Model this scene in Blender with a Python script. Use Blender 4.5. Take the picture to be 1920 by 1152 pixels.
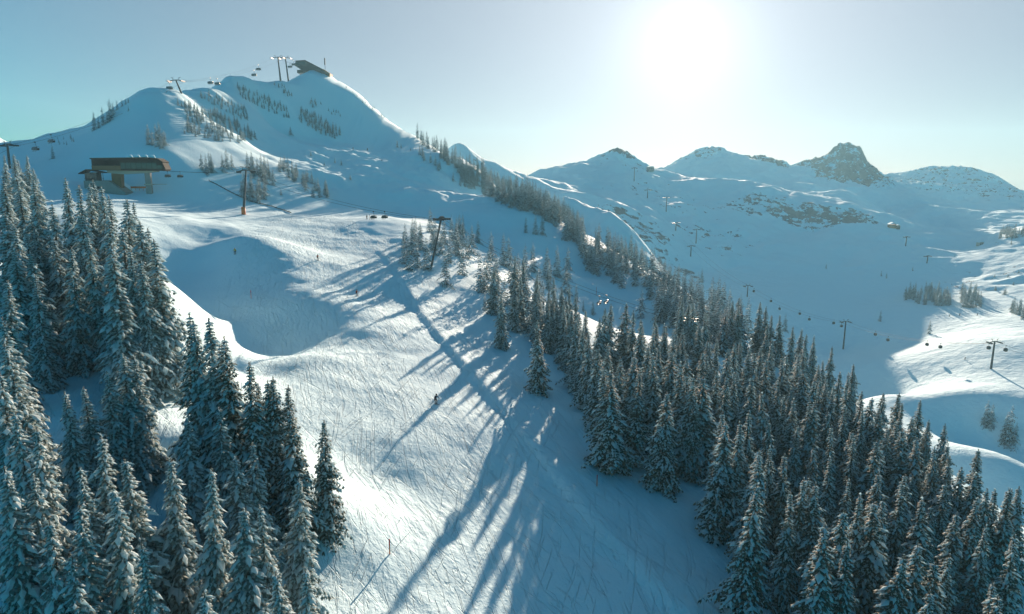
import bpy, math, random
import numpy as np
from mathutils import Vector, Matrix

random.seed(7)
for o in list(bpy.data.objects):
    bpy.data.objects.remove(o)
scene = bpy.context.scene
COL = scene.collection

# ------------------------------------------------------------------ camera, sky, sun
FPX = 1280.0                       # focal length in pixels of the 1920 wide photograph
PITCH = math.atan(246.0 / FPX)
CP, SP = math.cos(PITCH), math.sin(PITCH)
cam = bpy.data.cameras.new('camera')
cam.sensor_width = 36.0
cam.lens = 36.0 * FPX / 1920.0
cam.clip_start = 0.5
cam.clip_end = 20000
camo = bpy.data.objects.new('camera', cam)
camo.rotation_euler = (math.pi / 2 - PITCH, 0, 0)
COL.objects.link(camo)
scene.camera = camo

SUN = Vector((0.2539, CP + 0.3914 * SP, 0.3914 * CP - SP)).normalized()
SUN_EL = math.asin(SUN.z)
SUN_AZ = math.atan2(SUN.x, SUN.y)          # clockwise from +Y

world = bpy.data.worlds.new('World')
scene.world = world
world.use_nodes = True
wn, wl = world.node_tree.nodes, world.node_tree.links
wn.clear()
wout = wn.new('ShaderNodeOutputWorld')
bg = wn.new('ShaderNodeBackground')
sky = wn.new('ShaderNodeTexSky')
sky.sky_type = 'NISHITA'
sky.sun_disc = False
sky.sun_elevation = SUN_EL
sky.sun_rotation = SUN_AZ
sky.altitude = 1800
sky.air_density = 1.0
sky.dust_density = 0.3
sky.ozone_density = 1.6
tint = wn.new('ShaderNodeMix'); tint.data_type = 'RGBA'; tint.blend_type = 'MULTIPLY'
tint.inputs[0].default_value = 1.0
wl.new(sky.outputs[0], tint.inputs[6])
# the bright aureole of haze round the low sun
tc = wn.new('ShaderNodeTexCoord')
dot = wn.new('ShaderNodeVectorMath'); dot.operation = 'DOT_PRODUCT'
dot.inputs[1].default_value = SUN
nrm = wn.new('ShaderNodeVectorMath'); nrm.operation = 'NORMALIZE'
wl.new(tc.outputs['Generated'], nrm.inputs[0])
wl.new(nrm.outputs[0], dot.inputs[0])
def wmath(op, a, b=None, clamp=False):
    n = wn.new('ShaderNodeMath'); n.operation = op; n.use_clamp = clamp
    for i, v in enumerate((a, b)):
        if v is None: continue
        if isinstance(v, (int, float)): n.inputs[i].default_value = v
        else: wl.new(v, n.inputs[i])
    return n.outputs[0]
c0 = wmath('MAXIMUM', dot.outputs['Value'], 0.0)
g1 = wmath('MULTIPLY', wmath('POWER', c0, 9.0), 1.3)
g2 = wmath('MULTIPLY', wmath('POWER', c0, 45.0), 1.1)
g3 = wmath('MULTIPLY', wmath('POWER', c0, 300.0), 1.5)
g4 = wmath('MULTIPLY', wmath('POWER', c0, 5000.0), 40.0)
gs = wmath('ADD', wmath('ADD', g1, g2), wmath('ADD', g3, g4))
# air away from the sun is a deeper teal than the milky air towards it
mr = wn.new('ShaderNodeMapRange'); mr.interpolation_type = 'SMOOTHSTEP'
mr.inputs[1].default_value = 0.1; mr.inputs[2].default_value = 1.0
wl.new(dot.outputs['Value'], mr.inputs[0])
tm = wn.new('ShaderNodeMix'); tm.data_type = 'RGBA'
tm.inputs[6].default_value = (0.012, 0.66, 0.77, 1); tm.inputs[7].default_value = (0.125, 0.108, 0.14, 1)
wl.new(mr.outputs[0], tm.inputs[0]); wl.new(tm.outputs[2], tint.inputs[7])
glow = wn.new('ShaderNodeMix'); glow.data_type = 'RGBA'; glow.blend_type = 'ADD'
glow.inputs[0].default_value = 1.0
gcol = wn.new('ShaderNodeMix'); gcol.data_type = 'RGBA'; gcol.blend_type = 'MULTIPLY'
gcol.inputs[0].default_value = 1.0
gcol.inputs[6].default_value = (1.0, 1.0, 0.98, 1)
wl.new(gs, gcol.inputs[7])
wl.new(tint.outputs[2], glow.inputs[6]); wl.new(gcol.outputs[2], glow.inputs[7])
pale = wn.new('ShaderNodeMix'); pale.data_type = 'RGBA'; pale.blend_type = 'MULTIPLY'; pale.inputs[0].default_value = 1.0
pale.inputs[6].default_value = (0.88, 1.13, 1.30, 1)           # thin even milkiness of the winter air
wl.new(wmath('POWER', mr.outputs[0], 1.4), pale.inputs[7])
allsky = wn.new('ShaderNodeMix'); allsky.data_type = 'RGBA'; allsky.blend_type = 'ADD'; allsky.inputs[0].default_value = 1.0
wl.new(glow.outputs[2], allsky.inputs[6]); wl.new(pale.outputs[2], allsky.inputs[7])
wl.new(allsky.outputs[2], bg.inputs[0])
bg.inputs[1].default_value = 0.062
wl.new(bg.outputs[0], wout.inputs[0])

sl = bpy.data.lights.new('sun', 'SUN')
sl.energy = 5.0
sl.angle = math.radians(0.5)
sl.color = (1.0, 0.755, 0.575)
so = bpy.data.objects.new('sun', sl)
so.rotation_euler = (-SUN).to_track_quat('-Z', 'Y').to_euler()
so.location = (0, 0, 400)
COL.objects.link(so)

scene.view_settings.view_transform = 'Standard'
scene.view_settings.look = 'None'
scene.view_settings.exposure = 1.68
scene.view_settings.gamma = 1.0
scene.view_settings.use_curve_mapping = False

# ------------------------------------------------------------------ helpers
def ray(px, py):
    """slope of the sight line through a photograph pixel: X/Y and Z/Y"""
    u = (px - 960.0) / FPX; v = (576.0 - py) / FPX
    d = CP + v * SP
    return u / d, (v * CP - SP) / d
def at(px, py, Y):
    a, b = ray(px, py)
    return (a * Y, Y, b * Y)

def vnoise(x, y, seed):
    xi = np.floor(x).astype(np.int64); yi = np.floor(y).astype(np.int64)
    xf = x - xi; yf = y - yi
    def h(a, b):
        n = (a * 374761393 + b * 668265263 + seed * 1442695041) & 0xffffffff
        n = ((n ^ (n >> 13)) * 1274126177) & 0xffffffff
        n = (n ^ (n >> 16)) & 0xffff
        return n / 32768.0 - 1.0
    sx = xf * xf * xf * (xf * (xf * 6 - 15) + 10); sy = yf * yf * yf * (yf * (yf * 6 - 15) + 10)
    return (h(xi, yi) * (1 - sx) + h(xi + 1, yi) * sx) * (1 - sy) + (h(xi, yi + 1) * (1 - sx) + h(xi + 1, yi + 1) * sx) * sy
def fbm(x, y, scale, octv, seed, gain=0.5):
    s = 0; a = 1.0; f = 1.0 / scale
    for k in range(octv):
        s = s + a * vnoise(x * f + k * 17.3, y * f - k * 9.1, seed + k)
        a *= gain; f *= 2.03
    return s
def sstep(a, b, x):
    t = np.clip((x - a) / (b - a), 0, 1); return t * t * (3 - 2 * t)

class Surface:
    """smooth ground through control points (multiquadric)"""
    def __init__(self, pts, c, reg=0.0):
        P = np.array(pts, float)
        self.P = P[:, :2]; self.c = c
        n = len(P)
        d = np.sqrt(((self.P[:, None] - self.P[None]) ** 2).sum(2) + c * c)
        A = np.zeros((n + 3, n + 3))
        A[:n, :n] = -d + np.eye(n) * reg
        A[:n, n] = 1; A[:n, n + 1:] = self.P; A[n, :n] = 1; A[n + 1:, :n] = self.P.T
        self.w = np.linalg.solve(A, np.r_[P[:, 2], 0, 0, 0])
    def __call__(self, x, y):
        x = np.asarray(x, float); y = np.asarray(y, float)
        out = np.empty(x.size); xf = x.ravel(); yf = y.ravel(); n = len(self.P)
        for i in range(0, x.size, 40000):
            a = xf[i:i + 40000]; b = yf[i:i + 40000]
            d = np.sqrt((a[:, None] - self.P[None, :, 0]) ** 2 + (b[:, None] - self.P[None, :, 1]) ** 2 + self.c ** 2)
            out[i:i + 40000] = -d @ self.w[:n] + self.w[n] + a * self.w[n + 1] + b * self.w[n + 2]
        return out.reshape(x.shape)

# ------------------------------------------------------------------ the ski hill
def plane(X, Y): return -45.2 - 0.19 * X + 0.046 * min(Y, 125) + 0.01 * max(0, Y - 125)
near = [(x, y, plane(x, y)) for x, y in
        [(-30, 60), (-30, 90), (-10, 60), (-10, 95), (-12, 130), (-15, 165), (15, 60), (15, 95), (15, 130), (12, 160), (-30, 102), (-30, 116), (-36, 122), (-22, 108), (-22, 122), (-22, 140), (-36, 112), (-30, 130), (-20, 80), (-24, 92), (-30, 145),
         (40, 60), (40, 95), (40, 130), (40, 165), (65, 90), (65, 130), (65, 160), (0, 20), (40, 20), (-30, 20),
         (0, -60), (60, -40), (-60, -60)]]
near += [(20, 210, -42), (45, 210, -50), (-5, 200, -36)]
hill_px = [
 # skyline
 (-120, 285, 420), (0, 267, 400), (60, 264, 385), (100, 256, 370), (150, 243, 365), (200, 215, 368), (240, 193, 372), (270, 180, 378),
 (340, 174, 395), (390, 166, 405), (425, 156, 420), (442, 147, 425), (460, 148, 432), (490, 151, 442), (530, 149, 455), (560, 138, 478), (585, 133, 490), (615, 140, 488),
 (650, 160, 485), (690, 192, 483), (730, 230, 484), (760, 243, 485), (830, 286, 475), (900, 328, 450), (1000, 372, 390),
 # face of the summit hill
 (-60, 330, 330), (0, 305, 340), (100, 300, 315), (100, 275, 345), (200, 290, 312), (240, 240, 345), (300, 290, 312), (300, 230, 350),
 (400, 270, 350), (400, 225, 385), (450, 180, 412), (500, 230, 425), (500, 270, 392), (600, 290, 400), (600, 255, 440),
 (620, 200, 465), (500, 320, 350), (600, 350, 356), (700, 360, 366), (700, 285, 428), (650, 277, 430), (800, 292, 425), (700, 268, 452),
 (700, 220, 474), (800, 330, 400), (760, 395, 352), (850, 370, 372), (900, 400, 350), (950, 380, 372), (1000, 420, 350), (1000, 400, 365), (900, 470, 292), (1000, 450, 326),
 (420, 335, 322), (500, 378, 318),
 # lower lift plateau
 (281, 364, 285), (200, 362, 290), (350, 382, 284), (457, 402, 285), (550, 405, 292), (640, 408, 298), (700, 410, 292), (760, 415, 290), (830, 430, 300),
 (100, 346, 270), (80, 385, 235), (0, 400, 200), (160, 350, 285), (-60, 360, 250),
 (300, 402, 250), (250, 397, 240), (300, 388, 268), (250, 382, 262), (390, 425, 233), (450, 440, 215), (550, 450, 232), (640, 440, 255), (695, 455, 245), (600, 470, 225),
 # shaded bowl of the piste
 (400, 450, 220), (400, 500, 198), (441, 478, 200), (520, 520, 185), (325, 520, 190), (340, 555, 176), (375, 600, 158), (440, 640, 140), (450, 560, 172), (478, 668, 129), (515, 705, 114), (540, 570, 163), (610, 560, 168), (668, 555, 178), (760, 540, 190),
 (808, 505, 215), (900, 520, 220), (780, 450, 250), (870, 460, 266), (950, 500, 262), (1000, 480, 303), (900, 435, 330), (1050, 450, 335),
 # bank with the stand on the left
 (308, 520, 140), (335, 560, 127), (362, 612, 116), (310, 600, 112), (385, 680, 98), (452, 705, 106), (400, 662, 111), (100, 760, 76), (280, 830, 70), (0, 1050, 50), (100, 690, 86),
 (0, 500, 125), (-80, 600, 90), (150, 500, 140), (200, 420, 200), (450, 900, 66), (300, 1100, 52), (-200, 900, 60),
 # forested right shoulder and its crest
 (1090, 440, 372), (1040, 410, 378), (1160, 478, 335), (1230, 520, 292), (1300, 570, 250), (1100, 520, 302), (1200, 600, 240), (1100, 600, 238), (1120, 560, 268), (1180, 640, 216), (1060, 560, 248), (1040, 500, 285), (1420, 650, 208), (1560, 750, 168),
 (1300, 690, 165), (1350, 760, 142), (1700, 870, 125), (1900, 1030, 90),
 # spur behind the crest
 (1060, 372, 500), (1110, 388, 488), (1165, 412, 480),
]
def deep(px, py, Y):
    f = 0.75 * float(sstep(280, 460, px)) * (1 - float(sstep(800, 1000, px)))
    return px, py, Y + (max(0.0, Y - 340) * f if Y > 340 else 0)
hill_pts = near + [at(*deep(*p)) for p in hill_px]
# land falling away behind the crests
for px, py, Y, dY, drop in [(0, 267, 400, 80, 25), (200, 215, 368, 80, 25), (340, 174, 395, 80, 25), (440, 148, 425, 70, 30), (530, 148, 460, 70, 40), (585, 134, 490, 90, 55), (650, 160, 485, 90, 55), (730, 230, 484, 90, 45), (830, 286, 475, 90, 35), (900, 328, 462, 90, 40), (1000, 372, 390, 90, 50)]:
    X_, Y_, Z_ = at(*deep(px, py, Y)); k_ = (Y_ + dY) / Y_
    hill_pts.append((X_ * k_, Y_ + dY, Z_ - drop))
hill_pts += [(115, 330, -90), (150, 260, -110), (150, 180, -105), (140, 110, -95), (120, 60, -80), (130, 0, -75), (120, 420, -85), (110, 520, -90), (300, 200, -220), (300, 60, -200),
             (-300, 200, 10), (-300, 400, 25), (-120, 40, -22), (-120, -40, -25), (-300, 0, -5), (-400, 600, 0), (200, -100, -120), (0, 800, -160), (300, 700, -260), (-300, 900, -60)]
hill0 = Surface(hill_pts, 9.0, 0.12)
# edge of the groomed run: a low bank that falls to the left
EDGE = [at(695, 455, 245)[:2], at(740, 520, 205)[:2], at(820, 630, 150)[:2], at(940, 765, 112)[:2], at(1080, 895, 84)[:2], at(1330, 1152, 60)[:2], at(1500, 1300, 50)[:2]]
def edge_dist(x, y):
    """signed distance to the run's edge line, positive on its right"""
    best = np.full(np.shape(x), 1e9); sg = np.zeros(np.shape(x))
    for (ax, ay), (bx, by) in zip(EDGE[:-1], EDGE[1:]):
        dx, dy = bx - ax, by - ay; L = math.hypot(dx, dy)
        t = np.clip(((x - ax) * dx + (y - ay) * dy) / L ** 2, 0, 1)
        qx = x - ax - t * dx; qy = y - ay - t * dy
        d = np.hypot(qx, qy); s = np.sign(-(dx * qy - dy * qx))
        m = d < best
        best = np.where(m, d, best); sg = np.where(m, -s, sg)
    return best * sg
def hill(x, y):
    x = np.asarray(x, float); y = np.asarray(y, float)
    z = hill0(x, y)
    z = z + 0.5 * fbm(x, y, 26, 3, 11) * sstep(60, 140, y)
    up = sstep(330, 400, y)
    z = z + up * 2.0 * fbm(x, y, 28, 5, 5, 0.58)
    return z
def hill_fine(x, y):
    z = hill(x, y)
    nearw = 1 - sstep(300, 380, y)
    ed = edge_dist(x, y)
    on = sstep(245, 225, y)
    z = z + (0.25 + 0.65 * sstep(240, 170, y)) * on * sstep(-0.5, 0.5, ed) * np.exp(-np.clip(ed, 0, 60) / 10.0)
    # ski tracks and ridges left on the run, drawn out along the fall line
    dx, dy = 0.366, -0.931
    a = x * dx + y * dy; b = -x * dy + y * dx
    wob = 1.5 * fbm(x, y, 14, 2, 77)
    tr = fbm(a / 5.0, b + wob, 1.9, 3, 31, 0.6) * 0.03 + np.abs(fbm(a / 4.0, b * 0.9 - 0.35 * a / 4 + wob, 2.6, 2, 41)) * 0.03
    z = z + nearw * 0.16 * fbm(a / 1.8, b, 7.0, 2, 131)
    z = z + nearw * (tr * piste_mask(x, y) + 0.10 * fbm(x, y, 3.5, 3, 61))
    return z
def piste_mask(x, y):
    m = sstep(-62, -40, x + (y - 60) * 0.22) * sstep(22, 4, edge_dist(x, y)) * sstep(330, 300, y)
    return np.maximum(m, 0.12)

def grid_axis(parts):
    out = []
    for a, b, s in parts:
        out += list(np.arange(a, b, s))
    out.append(parts[-1][1])
    return np.array(out)
def grid_mesh(name, gx, gy, fn, attrs=None):
    X, Y = np.meshgrid(gx, gy)
    Z = fn(X, Y)
    nx, ny = len(gx), len(gy)
    me = bpy.data.meshes.new(name)
    co = np.stack([X, Y, Z], -1).reshape(-1, 3).astype(np.float32)
    i = np.arange(nx * ny).reshape(ny, nx)
    f = np.stack([i[:-1, :-1], i[:-1, 1:], i[1:, 1:], i[1:, :-1]], -1).reshape(-1, 4).astype(np.int32)
    me.vertices.add(len(co)); me.vertices.foreach_set('co', co.ravel())
    me.loops.add(f.size); me.loops.foreach_set('vertex_index', f.ravel())
    me.polygons.add(len(f)); me.polygons.foreach_set('loop_start', np.arange(0, f.size, 4, dtype=np.int32))
    me.polygons.foreach_set('loop_total', np.full(len(f), 4, np.int32))
    me.update(calc_edges=True)
    me.shade_smooth()
    for k, g in (attrs or {}).items():
        at_ = me.attributes.new(k, 'FLOAT', 'POINT')
        at_.data.foreach_set('value', g(X, Y, Z).reshape(-1).astype(np.float32))
    o = bpy.data.objects.new(name, me)
    COL.objects.link(o)
    return o

class NT:
    """tiny node helper"""
    def __init__(self, name):
        self.m = bpy.data.materials.new(name); self.m.use_nodes = True
        self.n = self.m.node_tree.nodes; self.l = self.m.node_tree.links
        self.b = self.n['Principled BSDF']
    def new(self, t, **k):
        x = self.n.new(t)
        for a, v in k.items(): setattr(x, a, v)
        return x
    def link(self, a, b): self.l.new(a, b)
    def math(self, op, a, b=None, clamp=False):
        x = self.new('ShaderNodeMath', operation=op, use_clamp=clamp)
        for i, v in enumerate((a, b)):
            if v is None: continue
            if isinstance(v, (int, float)): x.inputs[i].default_value = v
            else: self.link(v, x.inputs[i])
        return x.outputs[0]
    def mix(self, f, a, b):
        x = self.new('ShaderNodeMix', data_type='RGBA')
        for i, v in ((0, f), (6, a), (7, b)):
            if isinstance(v, (int, float)): x.inputs[i].default_value = v
            elif isinstance(v, tuple): x.inputs[i].default_value = (*v, 1) if len(v) == 3 else v
            else: self.link(v, x.inputs[i])
        return x.outputs[2]
    def noise(self, vec, scale, detail=3, rough=0.5, dist=0.0):
        x = self.new('ShaderNodeTexNoise'); x.inputs['Scale'].default_value = scale
        x.inputs['Detail'].default_value = detail; x.inputs['Roughness'].default_value = rough
        x.inputs['Distortion'].default_value = dist
        if vec is not None: self.link(vec, x.inputs['Vector'])
        return x.outputs[0]
    def mapping(self, vec, rot=(0, 0, 0), scale=(1, 1, 1)):
        x = self.new('ShaderNodeMapping'); x.inputs['Rotation'].default_value = rot; x.inputs['Scale'].default_value = scale
        self.link(vec, x.inputs['Vector']); return x.outputs[0]
    def ramp(self, v, a, b):
        x = self.new('ShaderNodeMapRange', interpolation_type='SMOOTHSTEP'); x.inputs[1].default_value = a; x.inputs[2].default_value = b
        self.link(v, x.inputs[0]); return x.outputs[0]
    def attr(self, name):
        return self.new('ShaderNodeAttribute', attribute_name=name).outputs['Fac']
    def bump(self, h, dist, strength=1.0, prev=None):
        x = self.new('ShaderNodeBump'); x.inputs['Distance'].default_value = dist; x.inputs['Strength'].default_value = strength
        self.link(h, x.inputs['Height'])
        if prev is not None: self.link(prev, x.inputs['Normal'])
        return x.outputs[0]

SNOW = (0.60, 0.81, 0.88)
def snow_mat():
    t = NT('snow'); tc = t.new('ShaderNodeTexCoord').outputs['Object']
    p = t.attr('piste')
    ang = math.atan2(-0.931, 0.366)
    wv = t.new('ShaderNodeTexNoise'); wv.inputs['Scale'].default_value = 0.022; wv.inputs['Detail'].default_value = 2
    t.link(tc, wv.inputs['Vector'])
    off = t.new('ShaderNodeVectorMath', operation='SCALE'); off.inputs['Scale'].default_value = 9.0
    t.link(wv.outputs['Color'], off.inputs[0])
    ad = t.new('ShaderNodeVectorMath', operation='ADD'); t.link(tc, ad.inputs[0]); t.link(off.outputs[0], ad.inputs[1])
    def streak(rot, sc, elong, det=3, src=None):
        v = t.mapping(src or ad.outputs[0], (0, 0, -ang + rot), (1, 1, 1))
        v = t.mapping(v, (0, 0, 0), (1.0 / elong, 1, 0.2))
        return t.noise(v, sc, det, 0.6, 0.3)
    patch = t.ramp(t.noise(tc, 0.05, 3, 0.6), 0.35, 0.65)
    s1 = t.ramp(streak(0.0, 0.85, 3.2, 6), 0.35, 0.7)
    s2 = streak(0.25, 2.2, 14); s3 = streak(-0.3, 2.0, 14)
    g1 = t.ramp(streak(0.10, 2.6, 60, 2), 0.60, 0.66); g2 = t.ramp(streak(-0.38, 2.4, 60, 2), 0.62, 0.70); g3 = t.ramp(streak(0.55, 2.4, 55, 2), 0.63, 0.70)
    h = t.math('ADD', t.math('MULTIPLY', s1, t.math('ADD', t.math('MULTIPLY', patch, 0.8), 0.35)), t.math('MULTIPLY', t.math('ADD', s2, s3), 0.15))
    h = t.math('SUBTRACT', h, t.math('MULTIPLY', t.math('ADD', g1, t.math('ADD', g2, g3)), 0.8))
    chunk = t.ramp(streak(0.08, 1.5, 3.0, 4), 0.60, 0.74)
    h = t.math('SUBTRACT', h, t.math('MULTIPLY', chunk, 0.9))
    h = t.math('MULTIPLY', h, p)
    b = t.bump(h, 0.125)
    n = t.noise(tc, 1.5, 5, 0.65)
    b = t.bump(n, 0.13, 1.0, b)
    t.link(b, t.b.inputs['Normal'])
    big = t.noise(tc, 0.03, 3)
    c = t.mix(big, SNOW, tuple(v * 0.95 for v in SNOW))
    t.link(c, t.b.inputs['Base Color'])
    t.b.inputs['Roughness'].default_value = 0.85
    t.b.inputs['Specular IOR Level'].default_value = 0.06
    return t.m
snow = snow_mat()
gx = grid_axis([(-700, -300, 40), (-300, -130, 3), (-130, 95, 0.8), (95, 160, 2), (160, 400, 20)])
gy = grid_axis([(-120, 30, 6), (30, 262, 0.8), (262, 520, 1.8), (520, 900, 20)])
ho = grid_mesh('snow_slope', gx, gy, hill_fine, {'piste': lambda x, y, z: piste_mask(x, y)})
ho.data.materials.append(snow); ho['kind'] = 'structure'

# ------------------------------------------------------------------ the far mountains
far_px = [
 (1600, 690, 430), (1582, 656, 500), (1857, 692, 370), (1700, 800, 300), (1870, 850, 270), (1920, 900, 250), (1650, 740, 350), (1500, 600, 540), (1400, 560, 580),
 (1300, 500, 680), (1500, 500, 690), (1200, 430, 700), (1300, 420, 790), (1400, 400, 860), (1300, 370, 920), (1300, 338, 1000), (1250, 334, 1010), (1380, 340, 985),
 (1150, 286, 1060), (1175, 290, 1060), (1130, 291, 1055), (1000, 327, 1000), (1100, 302, 1040), (1050, 350, 840), (1100, 380, 720), (1100, 330, 930), (1180, 320, 985), (1225, 322, 1030), (1000, 390, 720), (1050, 312, 1010),
 (1440, 349, 960), (1480, 365, 940), (1520, 383, 910), (1620, 400, 880), (1680, 425, 850), (1750, 445, 810), (1815, 476, 770), (1845, 460, 760), (1920, 428, 740), (2050, 420, 740),
 (1500, 440, 820), (1600, 450, 780), (1650, 490, 700), (1800, 520, 640), (1920, 500, 620), (1750, 579, 540), (1880, 583, 510), (1920, 592, 480), (1650, 560, 600), (1800, 640, 430), (1700, 650, 465), (1920, 640, 400), (1920, 720, 340),
 (1920, 790, 310), (1800, 740, 335),
 # back range
 (1235, 320, 1500), (1270, 303, 1500), (1300, 286, 1500), (1350, 281, 1500), (1385, 292, 1490), (1430, 296, 1480), (1475, 313, 1470), (1530, 302, 1450), (1555, 291, 1440), (1562, 280, 1440), (1576, 276, 1440), (1592, 271, 1440), (1602, 278, 1440), (1616, 283, 1440), (1620, 302, 1440), (1632, 318, 1440), (1648, 330, 1440), (1580, 320, 1385), (1610, 330, 1375), (1545, 315, 1395),
 (1658, 347, 1440), (1700, 330, 1460), (1780, 314, 1460), (1850, 325, 1440), (1920, 360, 1400), (2000, 400, 1380),
 (1350, 320, 1320), (1450, 335, 1280), (1560, 355, 1230), (1640, 365, 1200), (1750, 390, 1120), (1850, 400, 1120), (1700, 420, 1020), (1800, 440, 980), (1900, 400, 1050), (1600, 375, 1120), (1520, 350, 1200),
 (1780, 350, 1300),
 # snowy rocks behind the shoulder
 (850, 273, 760), (880, 300, 740), (825, 300, 760), (900, 330, 720),
]
far_pts = [at(*p) for p in far_px]
far_pts += [(x * 1.0, 1250, -40) for x in (150, 300)] + [(560, 1130, -70), (400, 1200, -50)]
far_pts += [(-60, 900, -40), (-300, 900, -40), (-50, 640, -60), (60, 600, -90), (100, 450, -140), (200, 380, -140), (230, 300, -135), (170, 200, -150), (250, 120, -150), (-200, 600, -60), (0, 1200, -60), (-300, 1500, -60), (200, 1900, -60), (600, 1900, -100), (1100, 1900, -60), (1600, 1500, 20), (1600, 800, -20), (1500, 300, -60), (600, 100, -120), (600, 1650, -60), (800, 2400, -100), (-600, 2400, -100), (1800, 2400, -100)]
far0 = Surface(far_pts, 12.0, 0.1)
def rock_mask(x, y, z):
    m = np.zeros(np.shape(x))
    def blob(px, py, Y, r, s=1.0, fy=1.0):
        X, _, _ = at(px, py, Y)
        return s * np.clip(1.4 - ((x - X) / r) ** 2 - ((y - Y) / (r * fy)) ** 2, 0, 1)
    for q in [(1590, 310, 1400, 75, 0.8, 1.6), (1560, 330, 1340, 40, 0.7, 1.5), (1630, 330, 1380, 45, 0.8, 1.5), (1480, 400, 870, 28, 0.75), (1545, 395, 870, 38, 0.7, 1.0), (1600, 408, 862, 34, 0.75, 1.0), (1510, 415, 850, 30, 0.6),
              (1165, 287, 1060, 22, 1.0, 1.0), (1310, 290, 1495, 60, 0.5, 1.3), (1440, 302, 1470, 60, 0.7), (1530, 304, 1440, 45, 0.75), (1195, 420, 700, 45, 0.5, 1.2), (1230, 460, 660, 40, 0.45), (1280, 470, 650, 25, 0.5),
              (1380, 385, 880, 35, 0.5), (1440, 380, 900, 40, 0.55), (860, 275, 750, 25, 0.2), (1820, 350, 1350, 170, 0.42), (1880, 540, 600, 60, 0.33), (1900, 450, 720, 40, 0.3), (1340, 440, 760, 60, 0.35), (1180, 300, 1040, 80, 0.3), (1250, 370, 880, 90, 0.3)]:
        m = np.maximum(m, blob(*q))
    return m
def far(x, y):
    z = far0(x, y)
    w = sstep(560, 800, y)
    z = z + w * (3.5 * fbm(x, y, 150, 3, 91, 0.5) + 4.5 * (0.5 - np.abs(fbm(x, y, 60, 4, 195, 0.5))) + 2.0 * fbm(x, y, 30, 4, 95, 0.55)) + (1 - w) * 0.8 * fbm(x, y, 60, 3, 97)
    rm = rock_mask(x, y, z)
    rid = 1 - np.abs(fbm(x, y, 34, 4, 15, 0.6))
    z = z + rm * (rid - 0.6) * 11 * sstep(700, 1200, y) + rm * (rid - 0.5) * 5
    return z
def far_snow_mat():
    t = NT('mountain_snow'); tc = t.new('ShaderNodeTexCoord').outputs['Object']
    rk = t.attr('rock')
    v = t.mapping(tc, (0, 0, 0), (1, 1, 0.6))
    n = t.noise(v, 0.075, 9, 0.74)
    m = t.math('ADD', n, t.math('MULTIPLY', rk, 0.45))
    geo = t.new('ShaderNodeNewGeometry')
    sep = t.new('ShaderNodeSeparateXYZ'); t.link(geo.outputs['Normal'], sep.inputs[0])
    m = t.math('SUBTRACT', m, t.math('MULTIPLY', sep.outputs[2], 0.12))
    st = t.mapping(tc, (0.3, 0.5, 0.4), (1, 1, 2.6))
    led = t.noise(st, 0.055, 7, 0.7)
    m = t.math('ADD', m, t.math('MULTIPLY', t.math('SUBTRACT', led, 0.55), t.math('MULTIPLY', rk, 1.5)))
    f = t.ramp(m, 0.605, 0.635)
    rockc = t.mix(t.noise(tc, 0.25, 4), (0.085, 0.10, 0.115), (0.20, 0.22, 0.235))
    c = t.mix(f, SNOW, rockc)
    t.link(c, t.b.inputs['Base Color'])
    b = t.bump(t.noise(tc, 0.10, 7, 0.62), 3.0, 0.5)
    t.link(b, t.b.inputs['Normal'])
    t.b.inputs['Roughness'].default_value = 0.85
    t.b.inputs['Specular IOR Level'].default_value = 0.06
    return t.m
gx = grid_axis([(-900, -120, 20), (-120, 1000, 3.2), (1000, 1900, 30)])
gy = grid_axis([(60, 240, 12), (240, 620, 2.5), (620, 1560, 3.2), (1560, 2600, 35)])
fo = grid_mesh('mountains', gx, gy, far, {'rock': rock_mask})
fo.data.materials.append(far_snow_mat()); fo['kind'] = 'structure'

# ------------------------------------------------------------------ finding places on the ground
def ground(x, y):
    return np.maximum(hill_fine(x, y), far(x, y))
_YS = np.concatenate([np.arange(35, 300, 0.8), np.arange(300, 620, 2.0), np.arange(620, 1600, 6.0)])
def march(px, py, H=0.0, ymin=35.0):
    """world point on the ground whose top (H above it) lies on the sight line of this photograph pixel"""
    a, b = ray(px, py)
    ys = _YS[_YS >= ymin]
    g = np.maximum(hill(a * ys, ys), far(a * ys, ys)) + H
    d = b * ys - g
    k = np.nonzero((d[:-1] > 0) & (d[1:] <= 0))[0]
    if len(k) == 0: return None
    k = k[0]; t = d[k] / (d[k] - d[k + 1])
    y = ys[k] + t * (ys[k + 1] - ys[k])
    x = a * y
    return float(x), float(y), float(ground(np.array([x]), np.array([y]))[0])
def project(x, y, z):
    c = y * CP - z * SP; v = (y * SP + z * CP) / c
    return 960 + FPX * x / c, 576 - FPX * v

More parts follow.
